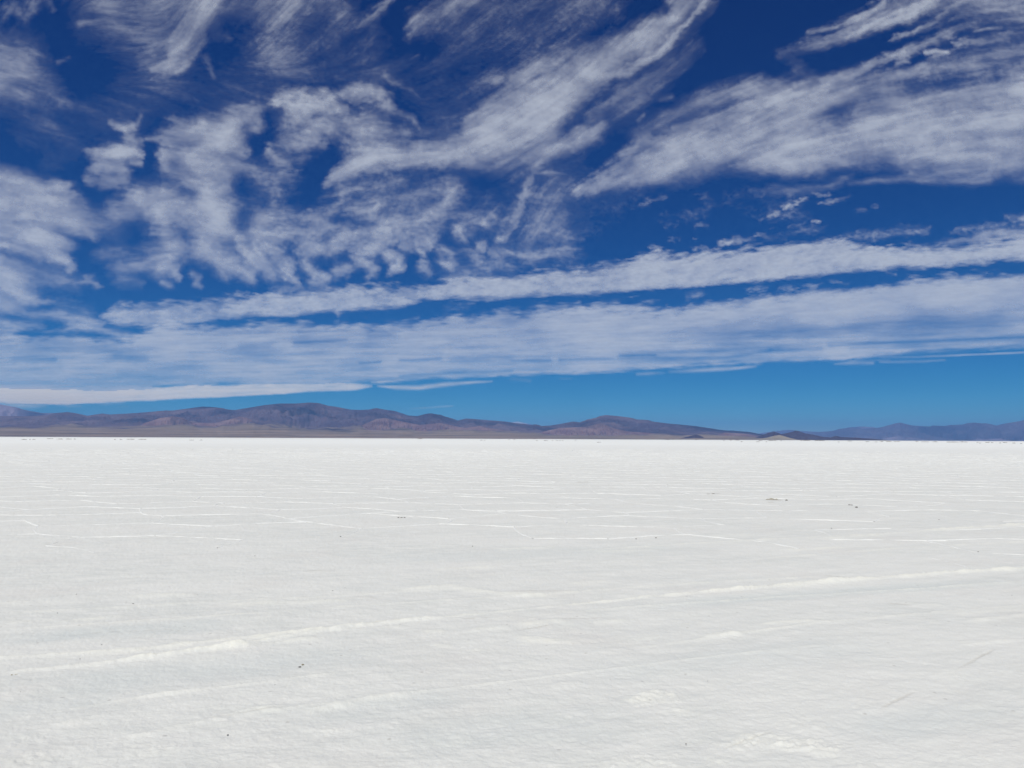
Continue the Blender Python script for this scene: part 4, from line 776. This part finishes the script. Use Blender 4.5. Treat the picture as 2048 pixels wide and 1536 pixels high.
def lump_mesh(seed, lumps, spread, res=14):
    """one broken heap: several angular lumps grown together"""
    r = np.random.RandomState(seed); Vs, Fs = [], []
    for k in range(lumps):
        cx, cy = (r.uniform(-1, 1) * spread[0], r.uniform(-1, 1) * spread[1]) if k else (0, 0)
        s = r.uniform(.35, .6) if k else .7; sx, sy, sz = s * r.uniform(.7, 1.5), s * r.uniform(.6, 1.1), s * r.uniform(.45, .9)
        th = np.linspace(0, math.pi, res); ph = np.linspace(0, 2 * math.pi, res * 2, endpoint=False); TH, PH = np.meshgrid(th, ph, indexing='ij')
        nx, ny, nz = np.sin(TH) * np.cos(PH), np.sin(TH) * np.sin(PH), np.cos(TH)
        rad = 1 + .32 * fbm(nx * 1.7 + nz * .9 + k * 7.7 + seed, ny * 1.7 - nz * 1.1 + k * 3.1, 70 + seed % 7, 4, .6)
        rad = np.round(rad * 7) / 7 * .5 + rad * .5
        rad[0] = rad[0].mean(); rad[-1] = rad[-1].mean()
        V = np.stack([cx + sx * rad * nx, cy + sy * rad * ny, np.maximum(sz * (rad * nz + .35), -.12)], -1).reshape(-1, 3)
        b = sum(len(v) for v in Vs); n2 = res * 2
        for i in range(res - 1):
            for j in range(n2): Fs.append((b + i * n2 + j, b + i * n2 + (j + 1) % n2, b + (i + 1) * n2 + (j + 1) % n2, b + (i + 1) * n2 + j))
        Vs.append(V)
    return np.vstack(Vs), np.array(Fs)[:, ::-1]

def clod(name, x, y, size, mat, label, seed, lumps=4, spread=(1.2, .5), rot=0, group=None, flat=1.0):
    V, Fq = lump_mesh(seed, lumps, spread); p = on_ground(x, y)[0]
    o = mesh_obj(name, V * size * np.array([1, 1, flat]), Fq, mat, smooth=False); o.location = (p[0], p[1], 0.0); o.rotation_euler = (0, 0, rot)
    return tag(o, label, name.replace('_', ' '), group)
clod('earth_clod', 32, 1350, .016, EARTH_M, 'small ochre earth clod by the left edge beside the wheel track', 1, 6, (1.6, .8), .35, flat=.8)
clod('stone', 600, 1334, .012, STONE, 'small dark flat stone alone below the cream wheel track', 2, 3, (1.4, .6), .1, flat=.7)
clod('earth_clod', 605, 1329, .009, EARTH_M, 'crumbled yellowish clod touching the dark flat stone', 3, 5, (2.2, .8), .2, flat=.7)
clod('mud_clod', 1543, 999, .065, EARTH_M, 'largest brown mud heap on the polygons, right of the middle', 4, 9, (2.4, .7), -.1, flat=.55)
clod('mud_clod', 1551, 1000, .035, MUD, 'dark broken mud piece at the right end of the brown heap', 5, 6, (2.2, .6), -.15, flat=.6)
clod('stone', 1573, 1001, .032, STONE, 'dark stone just right of the brown mud heap', 6, 2, (.8, .5), 0)
clod('mud_clod', 1698, 1010, .034, MUD, 'dark mud crumbs far right of the brown heap', 7, 6, (2.2, .8), -.3, flat=.7)
clod('stone', 1713, 1015, .03, STONE, 'tiny stone beside the dark mud crumbs', 8, 2, (1, .5), 0)
clod('stone', 797, 1036, .03, STONE, 'left one of three dark pebbles in a row on a polygon', 9, 2, (.8, .5), 0)
clod('stone', 803, 1036, .026, STONE, 'middle one of three dark pebbles in a row on a polygon', 10, 2, (.8, .5), 0)
clod('stone', 809, 1036, .03, STONE, 'right one of three dark pebbles in a row on a polygon', 11, 2, (.8, .5), 0)
clod('mud_clod', 1426, 988, .06, MUD, 'thin scatter of mud left of the brown heap', 12, 5, (3, .7), 0, flat=.4)
for i, (x, y, s) in enumerate(((153,1189,.014),(266,1208,.016),(371,1186,.01),(115,1226,.01),(203,1289,.009),(940,1050,.022),(945,1093,.02),(1114,1016,.03),(1312,1076,.024),(1272,1078,.02),(1663,1057,.025),(1956,1104,.02),(1878,1040,.03),(1490,1124,.014),(1798,1150,.012),(2024,1191,.014),(550,1282,.008),(812,1247,.010),(944,1256,.012),(665,1182,.014),(510,1112,.014),(1455,1180,.01),(160,1318,.008),(550,1370,.008),(455,1470,.010),(1372,1488,.008),(2020,1460,.005),(1415,1362,.006),(690,1176,.012),(41,1384,.006))):
    clod('pebble', x, y, s * .6, STONE, 'tiny dark pebble scattered on the trodden white salt', 30 + i, 2, (1.1, .5), .3 * i, 'pebbles scattered over the flat')

# far off: low dark heaps of mud and broken crust near the end of the salt
far_meshes = []
for k in range(6):
    V, Fq = lump_mesh(90 + k, 18, (2.9, .5), 8); V = V * np.array([1, 1, .6]); o = mesh_obj('mud_heap', V, Fq, MUD, smooth=False); far_meshes.append(o)
spots = [(47,879.2,10),(60,879,4),(68,879,5),(100,877.6,12),(120,878.4,14),(137,878.4,11),(149,878.4,5),(230,879.2,4),(242,879.2,5),(258,878.8,10),(263,878.9,14),(283,879,14),(290,879.2,4),(316,874.8,4),(335,874.6,6),(383,880.4,9),(402,880.4,7),(442,874.9,6),(412,875,4),
         (568,876,20),(580,876,10),(592,875.8,10),(607,875.4,12),(620,875.4,8),(697,875.6,4),(725,876.2,6),(742,876.4,10),(790,876.4,10),(840,878,12),(846,875.6,4),(863,876.2,9),(878,876.3,9),(963,880.6,5),(969,880.6,3),(1018,879.2,3),(955,876.6,8),(985,876.6,10),(1010,876.7,12),
         (1029,879.4,4),(1047,877.2,7),(1070,876.6,14),(1080,876.9,16),(1069,878.3,6),(1074,881.4,4),(1092,881.4,9),(1105,881.4,3),(1114,881.4,4),(1120,881.4,3),(1125,881.4,4),(1151,880.4,4),(1198,884.8,9),(1142,877.6,7),(1164,877.8,8),(1190,877.6,4),(1208,878,6),
         (1306,878.6,7),(1320,878.8,9),(1335,879.6,9),(1345,879.4,9),(1360,879.4,10),(1392,880,5),(1448,880.8,4),(1462,880.7,4),(1475,880.5,9),(1483,883.6,5),(1516,883.8,7),(1520,881.6,10),(1533,883.8,4),(1545,881.4,18),(1562,881.4,4),(1610,881.2,24),(1640,881.4,20),(1677,884.2,5),(1700,882.4,10),(1735,883.6,8),(1752,884,6),(1763,883.4,8),(1778,883.2,12),(1790,883.4,6),
         (1797,883.2,6),(1834,883.2,5),(1850,884,14),(1870,884,10),(1905,884.4,20),(1925,884.2,18),(1955,884.8,4),(1960,886.4,4),(1984,885.4,4),(2000,886.2,4),(2028,886.5,5),(2042,887.4,4),(1975,885,8),(2010,885.4,8)]
for i, (x, y, wpx) in enumerate(spots):
    o = far_meshes[i] if i < 6 else far_meshes[i % 6].copy()
    if i >= 6: COL.objects.link(o)
    p = on_ground(x, y)[0]; dd_ = math.hypot(*p); wid = wpx * dd_ / F_PX
    o.location = (p[0], p[1], -.02); o.scale = (wid / 7.4, wid / 7.4 * 1.5, 1.0 * dd_ / F_PX / .5); o.rotation_euler = (0, 0, random.Random(i).uniform(-.2, .2))
    side = 'left' if x < 700 else 'middle' if x < 1290 else 'right'
    tag(o, {'left': 'low dark mud heap on the far salt below the left mountains', 'middle': 'low dark mud heap on the far salt below the saddle and flat-topped summit', 'right': 'low dark mud heap on the far salt below the cone hills and blue range'}[side], 'mud heap', 'far mud heaps, ' + side)
